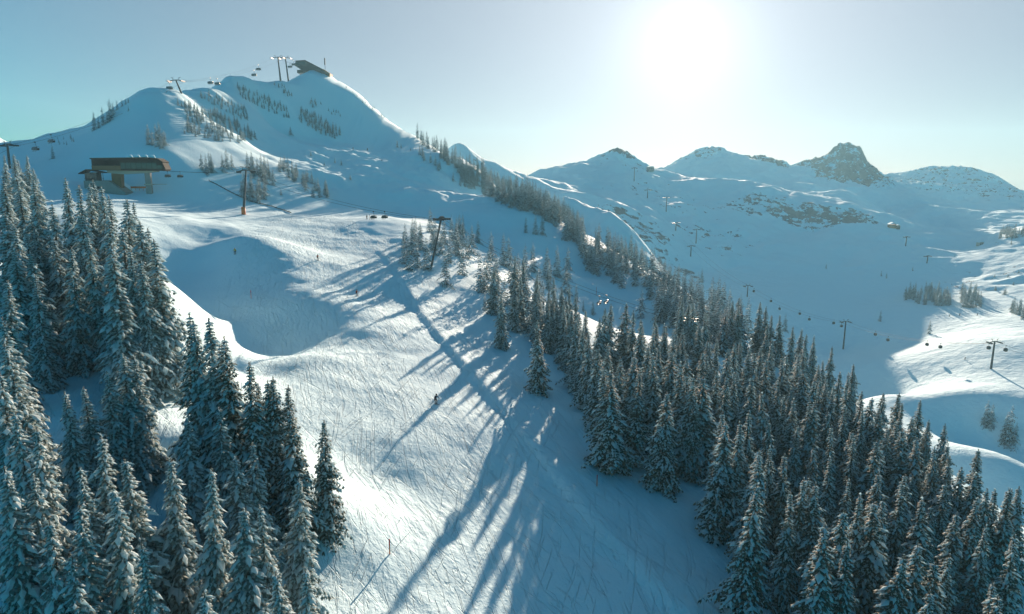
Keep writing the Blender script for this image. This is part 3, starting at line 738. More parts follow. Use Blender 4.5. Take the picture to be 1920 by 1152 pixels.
# ------ the 300 that show largest are trees of their own, the small rest is one growth
trees.sort(key=lambda t: -t['H'] / t['y'])
vis = [t for t in trees if -40 < t['px'] < 1960 and t['py'] < 1190]
solo, rest = vis[:300], vis[300:]
ORD = ['leftmost', 'second from left', 'third from left', 'fourth from left', 'fifth from left', 'sixth from left', 'seventh from left', 'eighth from left', 'ninth from left', 'tenth from left', 'eleventh from left', 'twelfth from left']
ZONES = {  # zone: (kind words, group, anchors [(px, py, phrase)])
 'lone': ('free-standing snowy spruce', 'spruces along the left edge of the run', [(0, 0, 'on the lit left edge of the run')]),
 'topleft': ('frost-white spruce', 'frosted spruces of the stand left of the run', [(10, 290, 'reaching the skyline at the left border'), (60, 320, 'just left of the lit snow gap'), (20, 345, 'below the skyline tops at far left')]),
 'leftstand': ('snow-laden spruce', 'frosted spruces of the stand left of the run', [(135, 345, 'in the dense row left of the lift station'), (185, 350, 'under the lift station wall'), (235, 378, 'lining the shaded bowl below the station'), (285, 455, 'at the right edge of the upper stand'), (110, 390, 'beside the lit snow gap'), (190, 415, 'in the middle of the upper stand'), (20, 430, 'near the left border, second row'), (100, 455, 'in the front row above the shaded track'), (230, 470, 'in the front row near the shaded bowl')]),
 'leftedge': ('thick snow-laden spruce', 'frosted spruces of the stand left of the run', [(0, 0, 'by the left border beside the shaded track')]),
 'leftmid': ('shorter snow-laden spruce', 'frosted spruces of the stand left of the run', [(240, 670, 'between the two lit patches of track'), (150, 730, 'just below the shaded track')]),
 'darktrio': ('tall dark snow-dusted spruce', 'dark spruces by the bend of the run', [(0, 0, 'in the dark clump below the shaded bowl')]),
 'runedge': ('slender spruce', 'spruces along the left edge of the run', [(0, 0, 'beside the run left of the lone spruce')]),
 'leftfront': ('heavily snow-laden spruce', 'snow-laden spruces in the left foreground', [(30, 800, 'at the left border of the foreground'), (100, 960, 'above the shaded hollow, bottom left corner'), (200, 920, 'in the big foreground clump, bottom left'), (300, 1100, 'cut by the bottom edge'), (250, 850, 'behind the big foreground clump'), (360, 850, 'in the middle of the foreground stand'), (440, 850, 'right of the middle of the foreground stand'), (540, 960, 'facing the lone spruce'), (560, 1080, 'at the bottom by the run')]),
 'towerclump': ('frosted spruce', 'spruces round the middle lift tower', [(770, 430, 'in the compact clump left of the leaning tower'), (845, 405, 'around the head of the leaning tower'), (890, 415, 'right of the leaning tower'), (840, 450, 'at the foot of the leaning tower')]),
 'runright': ('slim frosted spruce', 'spruces along the right edge of the run', [(915, 470, 'at the upper right edge of the run'), (985, 460, 'in the sparse upper rows'), (1050, 465, 'beside the shaded glade'), (950, 525, 'in the long shadowed row by the run'), (1020, 545, 'above the broad dark spruce'), (1070, 585, 'in the middle of the right-hand row'), (1100, 560, 'in the open snow by the chairs')]),
 'glade': ('small dark spruce', 'spruces in the open glade', [(0, 0, 'standing in the smooth shaded glade')]),
 'bigleft': ('broad dark snow-dusted spruce', 'spruces along the right edge of the run', [(0, 0, 'bordering the run above the big shadow')]),
 'bigfront': ('broad drooping snow-dusted spruce', 'spruces along the right edge of the run', [(0, 0, 'standing forward into the blue shade')]),
 'rightfront': ('snow-dusted spruce', 'spruces of the right-hand forest', [(1170, 570, 'in the open snow of the forest gap'), (1205, 600, 'between the two snow gaps'), (1150, 680, 'in the front rank above the blue shade'), (1240, 640, 'right of the small snow gap'), (1300, 705, 'behind the broad drooping spruce')]),
 'crest': ('backlit spruce', 'spruces on the crest of the right-hand forest', [(1240, 530, 'on the crest above the forest gap'), (1290, 565, 'below the crest, middle of forest'), (1345, 518, 'on the crest under the distant pylons'), (1400, 555, 'on the crest against the shaded valley'), (1460, 590, 'on the crest left of the gondola tower'), (1515, 625, 'on the crest below the gondola tower'), (1600, 730, 'on the crest against the lit snow')]),
 'midforest': ('snow-dusted spruce', 'spruces of the right-hand forest', [(1345, 640, 'left in the middle rank of the forest'), (1400, 655, 'in the middle rank of the forest'), (1460, 670, 'in the rank under the crest'), (1320, 705, 'in the left front of the dense forest'), (1390, 705, 'deep in the dense forest'), (1460, 730, 'in the dense forest centre'), (1535, 710, 'under the tall crest spruce')]),
 'lowforest': ('snow-laden spruce', 'spruces of the lower right forest', [(1370, 790, 'front left of the lower forest'), (1430, 850, 'in the pale clump of the lower forest'), (1500, 900, 'right of the pale clump'), (1500, 760, 'in the upper lower-forest rows'), (1600, 820, 'around the tall middle spruce'), (1640, 900, 'below the tall middle spruce'), (1590, 1000, 'near the bottom, middle of the lower forest'), (1700, 1030, 'along the bottom edge'), (1770, 1050, 'near the bottom right corner'), (1710, 815, 'on the lower crest against the lit snow'), (1770, 860, 'on the lower crest against the blue hollow'), (1830, 900, 'on the crest near the right border'), (1890, 915, 'at the right border'), (1800, 960, 'below the crest near the right border'), (1740, 930, 'between crest and bottom edge'), (1880, 1110, 'in the bottom right corner')]),
 'shoulder': ('frosted dark spruce', 'forest band on the right shoulder of the hill', [(780, 240, 'at the top of the shoulder'), (830, 275, 'on the upper skyline of the shoulder'), (880, 310, 'below the pointed snowy rock'), (940, 335, 'in the middle of the shoulder band'), (990, 360, 'in the dense part of the shoulder band'), (1040, 390, 'left of the lit spur'), (1080, 430, 'at the lower end of the shoulder band')]),
 'upperforest': ('snow-dusted spruce', 'spruces of the upper right forest', [(1110, 440, 'below the lit spur'), (1170, 460, 'by the grey rock slope'), (1230, 490, 'on the upper crest'), (1140, 500, 'beside the lift line'), (1200, 530, 'around the small snow gap'), (1290, 560, 'in the upper forest middle'), (1350, 610, 'in the lower part of the upper forest')]),
 'hillscrub': ('small frosted spruce', 'scrubby spruces on the summit hill', [(370, 220, 'in the grey patch on the hill face'), (430, 240, 'right in the grey patch of the hill'), (500, 190, 'on the sunlit rib below the towers'), (600, 230, 'in the rib left of the terrace')]),
 'hilltrees': ('dark frosted spruce', 'spruces on the hill face left of the scrub', [(0, 0, 'in the small group above the station')]),
 'leftridge': ('dark spruce', 'spruces on the left ridge', [(190, 215, 'on the left skyline ridge'), (235, 185, 'at the top of the left ridge row'), (100, 280, 'alone on the far left slope'), (315, 170, 'beside the ridge tower')]),
 'gully': ('frosted spruce', 'spruces in the gully right of the station', [(390, 300, 'right of the lower station'), (430, 300, 'behind the fence in the gully'), (480, 300, 'in the gully behind the tower head'), (465, 350, 'directly behind the orange-footed tower'), (495, 350, 'right of the orange-footed tower')]),
 'gullyrow': ('small frosted spruce', 'diagonal row of spruces on the bowl', [(525, 305, 'at the top of the diagonal row'), (560, 325, 'in the middle of the diagonal row'), (600, 350, 'at the foot of the diagonal row')]),
 'farwood': ('distant dark conifer', 'conifers across the valley', [(1740, 540, 'in the dark wood above the lit crest'), (1820, 545, 'in the second dark wood'), (1900, 560, 'by the right border across the valley')]),
 'farridge': ('distant dark conifer', 'conifers across the valley', [(0, 0, 'on the ridge at the right border')]),
 'valleytree': ('single dark conifer', 'scattered conifers in the valley', [(1650, 580, 'alone left of the gondola line'), (1742, 600, 'alone by the lit slope'), (1800, 500, 'small, on the slope above the valley'), (1550, 494, 'tiny, alone on the blue slope')]),
 'valleyfront': ('dark spruce', 'spruces on the near valley rim', [(0, 0, 'on the sunny rim by the right border')]),
}
cells = {}
for t in solo:
    kw, grp, anc = ZONES[t['zone']]
    a = min(range(len(anc)), key=lambda i: (anc[i][0] - t['px']) ** 2 + (anc[i][1] - t['py']) ** 2) if len(anc) > 1 else 0
    cells.setdefault((t['zone'], a), []).append(t)
for (zn, a), lst in cells.items():
    kw, grp, anc = ZONES[zn]; ph = anc[a][2]
    lst.sort(key=lambda t: t['px'])
    # deep cells: split into a higher and a lower row so that the count from the left stays short
    if len(lst) > 9:
        med = sorted(t['py'] for t in lst)[len(lst) // 2]
        parts = [('upper row, ', [t for t in lst if t['py'] < med]), ('lower row, ', [t for t in lst if t['py'] >= med])]
    else: parts = [('', lst)]
    for pre, ls in parts:
        for k, t in enumerate(ls):
            if len(ls) == 1: t['label'] = kw + ' ' + (pre) + ph
            else: t['label'] = '%s %s, %s%s' % (kw, ph, pre, ORD[min(k, 11)])
            t['group'] = grp
for t in solo:
    tr, cr = proto(t['kind'])
    r = empty('spruce_tree', (t['x'], t['y'], t['z'] - 0.15), rt.uniform(0, 6.28), t['label'], 'tree', t['group'])
    s = t['H'] / PH[t['kind'][0]]
    w_ = s * t['wide'] * (1.12 if t['kind'][0] in 'LR' else 1.38 if t['kind'][0] == 'M' else 1.2)
    r.scale = (w_, w_, s)
    r.rotation_euler.x = rt.gauss(0, 0.025); r.rotation_euler.y = rt.gauss(0, 0.025)
    for nm, me in (('trunk', tr), ('crown', cr)):
        o = bpy.data.objects.new(nm, me); COL.objects.link(o); o.parent = r
# the remaining small conifers in one mesh
if rest:
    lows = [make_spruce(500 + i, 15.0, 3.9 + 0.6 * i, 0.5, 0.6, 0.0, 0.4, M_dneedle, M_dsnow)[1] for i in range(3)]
    lo = []
    for me in lows:
        v = np.empty(len(me.vertices) * 3, np.float32); me.vertices.foreach_get('co', v); v = v.reshape(-1, 3)
        ls = np.empty(len(me.polygons), np.int32); me.polygons.foreach_get('loop_start', ls)
        lt = np.empty(len(me.polygons), np.int32); me.polygons.foreach_get('loop_total', lt)
        vi = np.empty(len(me.loops), np.int32); me.loops.foreach_get('vertex_index', vi)
        mi = np.empty(len(me.polygons), np.int32); me.polygons.foreach_get('material_index', mi)
        lo.append((v, lt, vi, mi))
    V = []; LT = []; VI = []; MI = []; base = 0
    for t in rest:
        v, lt, vi, mi = lo[rt.randrange(3)]
        s = t['H'] / 15.0; wd = t['wide'] if t['H'] < 7 else 0.95; a = rt.uniform(0, 6.28); ca, sa = math.cos(a), math.sin(a)
        x = (v[:, 0] * ca - v[:, 1] * sa) * s * wd + t['x']; y = (v[:, 0] * sa + v[:, 1] * ca) * s * wd + t['y']
        V.append(np.stack([x, y, v[:, 2] * s + t['z'] - 0.2], 1)); LT.append(lt); VI.append(vi + base); MI.append(mi); base += len(v)
    V = np.concatenate(V).astype(np.float32); LT = np.concatenate(LT); VI = np.concatenate(VI); MI = np.concatenate(MI)
    me = bpy.data.meshes.new('small_conifers')
    me.vertices.add(len(V)); me.vertices.foreach_set('co', V.ravel())
    me.loops.add(len(VI)); me.loops.foreach_set('vertex_index', VI.astype(np.int32))
    me.polygons.add(len(LT)); me.polygons.foreach_set('loop_start', np.r_[0, np.cumsum(LT)[:-1]].astype(np.int32)); me.polygons.foreach_set('loop_total', LT)
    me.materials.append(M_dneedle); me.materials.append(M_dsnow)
    me.polygons.foreach_set('material_index', MI); me.update(calc_edges=True)
    o = bpy.data.objects.new('small_conifers', me); COL.objects.link(o)
    tag(o, 'small frosted conifers scattered over the distant slopes', 'conifers', None, 'stuff')
print('TREES', len(solo), len(rest), 'missing', len(trees) - len(vis))

# ------------------------------------------------------------------ lift towers, chairs, ropes
def g(px, py, ymin=35.0):
    for k in range(30):
        p = march(px, py + k * 1.0, 0.0, ymin)
        if p: return Vector(p)
def lift_tower(base, top_h, rz, label, group, arm=4.0, r0=0.45, lean=(0, 0), foot=None, mat=None, cat='lift tower', frames=True):
    """tubular mast with a crossarm (local x), sheave trains and work platforms; local origin on the ground"""
    mat = mat or M_steel
    t = empty('lift_tower', base, rz, label, cat, group)
    lx, ly = lean
    top = (lx, ly, top_h)
    MB().tube([(0, 0, -2), (0, 0, 0), (lx * .5, ly * .5, top_h * .5), top], [r0, r0, r0 * .85, r0 * .68], 12).build('mast', mat, t, True)
    a = MB()
    a.tube([(lx - arm * .88, ly, top_h - 0.35), (lx - arm * .35, ly, top_h + 0.15), (lx + arm * .35, ly, top_h + 0.15), (lx + arm * .88, ly, top_h - 0.35)], 0.26, 8)
    a.build('crossarm', mat, t, False)
    for sx in (-1, 1):
        b = MB(); x = lx + sx * arm
        b.box(x - 0.16, x + 0.16, ly - 2.1, ly + 2.1, top_h - 0.55, top_h - 0.2)
        for k in range(6):
            y = ly - 1.8 + k * 0.72
            b.tube([(x - 0.14, y, top_h - 0.62), (x + 0.14, y, top_h - 0.62)], 0.3, 10)
        b.build('sheave_train', M_dark, t)
        if frames:
            b = MB(); x1 = lx + sx * arm * 0.42
            b.tube([(x1, ly, top_h), (x1 + sx * 0.25, ly, top_h + 1.35)], 0.10, 6)
            b.tube([(x1 - 0.2 * sx, ly, top_h + 1.3), (x1 + sx * 1.1, ly, top_h + 1.5)], 0.12, 6)
            b.build('lifting_frame', mat, t)
            b = MB(); x2 = lx + sx * (arm + 0.55)
            b.box(x2 - 0.25, x2 + 0.25, ly - 2.2, ly + 2.2, top_h - 0.75, top_h - 0.68)
            for y in (-2.2, 0, 2.2): b.tube([(x2 + sx * .25, ly + y, top_h - 0.7), (x2 + sx * .25, ly + y, top_h + 0.3)], 0.035, 5)
            b.tube([(x2 + sx * .25, ly - 2.2, top_h + 0.3), (x2 + sx * .25, ly + 2.2, top_h + 0.3)], 0.035, 5)
            b.build('work_platform', mat, t)
    MB().tube([(0.0, -r0 - .12, 2.5), (lx, ly - r0 * .7 - .12, top_h - .4)], 0.07, 5).build('ladder', mat, t)
    if foot:
        f = MB().tube([(0, 0, -0.3), (0, 0, foot)], [r0 * 1.75, r0 * 1.6], 12)
        o = f.build('foot_padding', M_orange, t, True); o['label'] = 'orange crash padding round the foot'
    return t
def make_chair():
    t = empty('lift_chair', (0, 0, 0))
    MB().box(-.16, .16, -.35, .35, -.28, .12).build('grip', M_dark, t)
    b = MB().tube([(0, 0, -.1), (0, .25, -1.0), (0, .45, -1.9)], 0.07, 6)
    b.tube([(-1.5, .45, -1.95), (1.5, .45, -1.95)], 0.06, 6)
    for x in (-1.5, 1.5): b.tube([(x, .45, -1.95), (x, .5, -2.9), (x, -.15, -3.3)], 0.05, 6)
    b.build('hanger', M_steel, t)
    MB().box(-1.55, 1.55, -.25, .35, -3.32, -3.14).build('seat', M_dark, t)
    MB().box(-1.55, 1.55, .36, .46, -3.2, -2.45).build('backrest', M_dark, t)
    # raised weather hood, curved
    h = MB(); n = 7; vs = []
    for k in range(n):
        a = k / (n - 1) * 1.75
        for x in (-1.6, 1.6):
            vs.append((x * (1 - 0.10 * (1 - k / (n - 1))), .55 - 1.15 * math.sin(a), -3.0 + 1.15 * math.cos(a) * 0.95))
    h.add(vs, [(2 * k, 2 * k + 1, 2 * k + 3, 2 * k + 2) for k in range(n - 1)])
    o = h.build('hood', M_bubble, t, True)
    md = o.modifiers.new('thick', 'SOLIDIFY'); md.thickness = 0.06
    b = MB().tube([(-1.2, -.75, -3.75), (1.2, -.75, -3.75)], 0.05, 6)
    for x in (-.7, .7): b.tube([(x, -.1, -3.3), (x, -.75, -3.75)], 0.035, 5)
    b.build('footrest', M_steel, t)
    return t
def make_gondola():
    t = empty('gondola_cabin', (0, 0, 0))
    MB().box(-.16, .16, -.4, .4, -.28, .12).build('grip', M_dark, t)
    MB().tube([(0, 0, -.1), (0, .35, -.9), (0, 0, -1.8)], 0.08, 6).build('hanger', M_steel, t)
    # rounded cabin shell
    ring = []
    prof = [(-1.75, .55), (-1.95, .9), (-2.5, 1.05), (-3.1, 1.05), (-3.7, .95), (-3.95, .7)]
    b = MB(); vs = []; n = 16
    for z, r in prof:
        for k in range(n):
            a = 2 * math.pi * k / n; c, s = math.cos(a), math.sin(a)
            e = 0.55
            vs.append((math.copysign(abs(c) ** e, c) * r, math.copysign(abs(s) ** e, s) * r * 1.05, z))
    fs = [(i * n + k, i * n + (k + 1) % n, (i + 1) * n + (k + 1) % n, (i + 1) * n + k) for i in range(len(prof) - 1) for k in range(n)]
    fs += [tuple(range(n))[::-1], tuple((len(prof) - 1) * n + k for k in range(n))]
    mi = 0
    b.add(vs, fs, 0); b.mi = [1 if n <= i < 3 * n else 0 for i in range(len(fs))]
    b.build('cabin', [M_roof, M_glass], t, True)
    MB().box(-.9, .9, 1.08, 1.16, -3.5, -3.2).build('ski_rack', M_steel, t)
    return t
def rope_pts(a, b, sag, n=24):
    return [Vector(a).lerp(Vector(b), k / n) - Vector((0, 0, sag * 4 * (k / n) * (1 - k / n))) for k in range(n + 1)]
def rope(spans, name, label, group=None, r=0.045):
    mb = MB()
    pts = []
    for a, b, sag in spans:
        p = rope_pts(a, b, sag); pts += p if not pts else p[1:]
    mb.tube(pts, r, 5)
    return tag(mb.build(name, M_dark), label, 'cable', group)
def on_rope(a, b, sag, px):
    """point of the rope that a sight line column px meets"""
    pts = rope_pts(a, b, sag, 400)
    return min(pts, key=lambda p: abs(project(*p)[0] - px))
def local(t, v):
    m = Matrix.Translation(t.location) @ Matrix.Rotation(t.rotation_euler.z, 4, 'Z')
    return m @ Vector(v)

# --- chairlift over the ridge to the summit
pA = g(19, 318, 200.); pA.z -= 0.3
def tower_top(px_top, py_top, base):
    a, b = ray(px_top, py_top); return base.y * b - base.z
gA = 'steel towers of the summit chairlift'
pB = g(340, 175, 250.); pC = g(526, 151, 300.); pD = g(541, 149, 300.)
hA = tower_top(15, 271, pA); hB = tower_top(330, 151, pB); hC = tower_top(520, 108, pC); hD = tower_top(535, 109, pD)
dAB = math.atan2(pB.y - pA.y, pB.x - pA.x) - math.pi / 2
dBC = math.atan2(pC.y - pB.y, pC.x - pB.x) - math.pi / 2
def lean_for(px_top, base, h, rz):
    dx = ray(px_top, project(base.x, base.y, base.z + h)[1])[0] * base.y - base.x
    return (dx * math.cos(rz), -dx * math.sin(rz))
TA = lift_tower(pA, hA, dAB, 'dark lift tower cut by the left border, ahead of the frosted treetops', gA, 4.0, .5, lean_for(14, pA, hA, dAB))
TB = lift_tower(pB, hB, dBC, 'leaning lift tower standing alone on the left ridge against the sky', gA, 4.0, .5, lean_for(330, pB, hB, dBC))
TC = lift_tower(pC, hC, dBC, 'left one of the two lift towers close together below the summit station', gA, 4.6, .65, lean_for(521, pC, hC, dBC))
TD = lift_tower(pD, hD, dBC, 'right one of the two lift towers close together below the summit station', gA, 4.6, .65, lean_for(535, pD, hD, dBC))
ends = []
sumst = Vector(at(572, 124, 598))
def arm_end(t, h, sx, arm, dz=-.95):
    m = [c for c in t.children if c.name.startswith('mast')][0]
    xs = m.data.vertices
    cx = sum(v.co.x for v in list(xs)[-12:]) / 12; cy = sum(v.co.y for v in list(xs)[-12:]) / 12
    return local(t, (cx + sx * arm, cy, h + dz))
chair0 = make_chair(); chair_used = [False]
def put_chair(p, rz, label, group):
    c = chair0 if not chair_used[0] else copy_tree(chair0)
    chair_used[0] = True
    c.location = p; c.rotation_euler = (0, 0, rz); tag(c, label, 'chairlift chair', group)
    k = 0.72 if 'lower' in group else 1.1; c.scale = (k, k, k)
for sx, nm in ((-1, 'left'), (1, 'right')):
    a = arm_end(TA, hA, sx, 4.0); b = arm_end(TB, hB, sx, 4.0); c = arm_end(TC, hC, sx, 4.6); d = arm_end(TD, hD, sx, 4.6)
    off = a + (a - b) * 0.6
    end = sumst + Vector((sx * 2.0, 0, 0))
    rope([(off, a, 1.5), (a, b, 4.0), (b, c, 3.2), (c, d, 0.02), (d, end, .6)], 'haul_rope', nm + ' haul rope of the chairlift climbing the left ridge to the summit', 'haul ropes of the summit chairlift')
    gch = 'chairs of the summit chairlift'
    if sx < 0:
        put_chair(on_rope(a, b, 4.0, 95), dAB, 'hooded lift chair above the far left slope, the upper one of two', gch)
        put_chair(on_rope(b, c, 3.2, 394), dBC, 'hooded lift chair right of the ridge tower, left one of the pair', gch)
        put_chair(on_rope(b, c, 3.2, 484), dBC, 'hooded lift chair left of the twin towers, right one of the pair', gch)
        put_chair(on_rope(d, end, .6, 543.5), dBC, 'hooded lift chair tucked behind the head of the twin towers', gch)
        put_chair(on_rope(a, b, 4.0, 317), dBC, 'hooded lift chair hanging just left of the ridge tower head', gch)
    else:
        put_chair(on_rope(a, b, 4.0, 65), dAB, 'hooded lift chair beside the lift tower at the left border', gch)
        put_chair(on_rope(b, c, 3.2, 407), dBC, 'hooded lift chair right of the ridge tower, right one of the pair', gch)
        put_chair(on_rope(b, c, 3.2, 476), dBC, 'hooded lift chair left of the twin towers, left one of the pair', gch)
        put_chair(on_rope(d, end, .6, 550.5), dBC, 'hooded lift chair between the twin towers and the summit station', gch)
        put_chair(on_rope(a, b, 4.0, 303), dAB, 'hooded lift chair low behind the left ridge', gch)

# --- the lower chairlift that starts at the station on the plateau
p1 = g(457, 403); p2 = g(808, 505)
h1 = tower_top(461, 320, p1); h2 = tower_top(828, 408, p2)
st = Vector(at(281, 363, 285)); st.z = float(ground(np.array([st.x]), np.array([st.y]))[0])
p3 = g(1291, 652); h3 = 11.0
dl1 = math.atan2(p2.y - p1.y, p2.x - p1.x) - math.pi / 2
dl2 = math.atan2(p3.y - p2.y, p3.x - p2.x) - math.pi / 2
gl = 'towers of the chairlift crossing the run'
U1 = lift_tower(p1, h1, dl1 - .1, 'lift tower with an orange padded foot on the lit plateau', gl, 3.0, .5, lean_for(461, p1, h1, dl1 - .1), 3.0)
U2 = lift_tower(p2, h2, (dl1 + dl2) / 2, 'tall leaning lift tower rising out of the spruce clump by the run', gl, 1.7, .36, lean_for(828, p2, h2, (dl1 + dl2) / 2), None, None, 'lift tower', False)
p3.z -= 3
U3 = lift_tower(p3, h3, dl2, 'lift tower half hidden in the forest beside the small snow gap', gl, 2.0, .35, (0, 0), None, None, 'lift tower', False)
for sx, nm in ((-1, 'near'), (1, 'far')):
    a = st + Vector((4, -sx * 2.2 + 1, 9.2)); b = arm_end(U1, h1, sx, 3.0); c = arm_end(U2, h2, sx, 1.7); d = arm_end(U3, h3, sx, 2.0)
    rope([(a, b, .4), (b, c, 2.6), (c, d, 3.0), (d, d + (d - c) * .5 + Vector((0, 0, -12)), 2)], 'haul_rope', ('upper' if sx < 0 else 'lower') + ' haul rope of the chairlift spanning above the run', 'haul ropes of the lower chairlift')
    gch = 'chairs of the lower chairlift'
    if sx < 0:
        put_chair(on_rope(b, c, 2.6, 721), dl1, 'lift chair over the plateau edge, right one of the pair', gch)
        put_chair(on_rope(a, b, .4, 337), dl1, 'lift chair beside the lower station, farther from it', gch)
        put_chair(on_rope(c, d, 3.0, 1137), dl2, 'snow-dusted lift chair above the forest gap, right one of the pair', gch)
    else:
        put_chair(on_rope(b, c, 2.6, 700), dl1, 'lift chair over the plateau edge, left one of the pair', gch)
        put_chair(on_rope(a, b, .4, 314), dl1, 'lift chair just leaving the lower station nose', gch)
        put_chair(on_rope(c, d, 3.0, 1124), dl2, 'snow-dusted lift chair above the forest gap, left one of the pair', gch)

# --- gondola line and distant pylons across the valley
gond0 = make_gondola(); gu = [False]
def put_cabin(p, rz, label):
    c = gond0 if not gu[0] else copy_tree(gond0)
    gu[0] = True
    c.location = p; c.rotation_euler = (0, 0, rz); tag(c, label, 'gondola cabin', 'gondola cabins crossing the valley'); c.scale = (.85, .85, .85)
gg = 'gondola pylons in the valley'
q = []
for (bx, by, tx, ty, lab) in [(1858, 692, 1858, 641, 'gondola pylon on the sunlit slope at the right border'), (1581, 655, 1583, 603, 'tall gondola pylon in the blue shade of the valley'), (1401, 557, 1403, 536, 'gondola pylon just above the treetops of the crest')]:
    b = g(bx, by, 300.); h = b.y * ray(tx, ty)[1] - b.z; q.append((b, h, lab))
rz = math.atan2(q[1][0].y - q[0][0].y, q[1][0].x - q[0][0].x) - math.pi / 2
V = [lift_tower(b, h, rz, lab, gg, 3.2, .6 if i < 2 else .5, (0, 0), None, None, 'gondola pylon') for i, (b, h, lab) in enumerate(q)]
cabs = {(0, 1, -1): [(1666, 'cabin nearer'), (1764, '')], (0, 1, 1): [(1642, ''), (1739, '')], (1, 2, -1): [(1586, ''), (1518, ''), (1462, '')], (1, 2, 1): [(1564, ''), (1500, ''), (1446, ''), (1414, '')]}
cab_lab = {1666: 'right one of the two gondola cabins right of the tall valley pylon', 1642: 'left one of the two gondola cabins right of the tall valley pylon', 1764: 'right one of the two gondola cabins at the shadow edge', 1739: 'left one of the two gondola cabins at the shadow edge',
           1586: 'gondola cabin at the head of the tall valley pylon', 1564: 'gondola cabin just left of the tall valley pylon', 1518: 'right one of the middle pair of gondola cabins over the blue slope', 1500: 'left one of the middle pair of gondola cabins over the blue slope',
           1462: 'right one of the highest pair of gondola cabins over the crest', 1446: 'left one of the highest pair of gondola cabins over the crest', 1414: 'gondola cabin beside the pylon above the crest treetops'}
offb = g(2080, 760, 150.)
for sx in (-1, 1):
    e = [arm_end(V[i], q[i][1], sx, 3.2) for i in range(3)]
    out = Vector((offb.x, offb.y, offb.z + 16)); beyond = e[2] + (e[2] - e[1]) * .8 + Vector((0, 0, 22))
    rope([(out, e[0], 1.5), (e[0], e[1], 5.0), (e[1], e[2], 5.0), (e[2], beyond, 4)], 'haul_rope', ('left' if sx < 0 else 'right') + ' haul rope of the gondola lift crossing the shaded valley', 'haul ropes of the gondola lift', 0.05)
    for px, _ in cabs[(0, 1, sx)]: put_cabin(on_rope(e[0], e[1], 5.0, px), rz, cab_lab[px])
    for px, _ in cabs[(1, 2, sx)]: put_cabin(on_rope(e[1], e[2], 5.0, px), rz, cab_lab[px])
    if sx < 0: put_cabin(e[0], rz, 'gondola cabin at the head of the pylon on the sunlit slope')
    else: put_cabin(on_rope(out, e[0], 1.5, 1887), rz, 'gondola cabin at the right border, just right of the sunlit pylon')
gf = 'distant lift pylons on the far slope'
for bx, by, ty, lab in [(1305, 457, 430, 'distant lift pylon low on the far slope above the forest'), (1249, 397, 370, 'distant lift pylon halfway up the far slope'), (1189, 340, 315, 'distant lift pylon high below the rocky knoll'), (1295, 481, 461, 'distant lift pylon lowest on the far slope'),
                        (1267, 433, 418, 'small distant pylon between the two longer ones'), (1698, 462, 444, 'small distant pylon under the ridge hut'), (1738, 494, 480, 'small distant pylon lower in the right-hand basin'), (1214, 372, 356, 'faint distant pylon left of the halfway one')]:
    b = g(bx, by, 300.); h = b.y * ray(bx, ty)[1] - b.z
    lift_tower(b, h, 0.5, lab, gf, 3.6, .55, (0, 0), None, None, 'lift pylon', False)

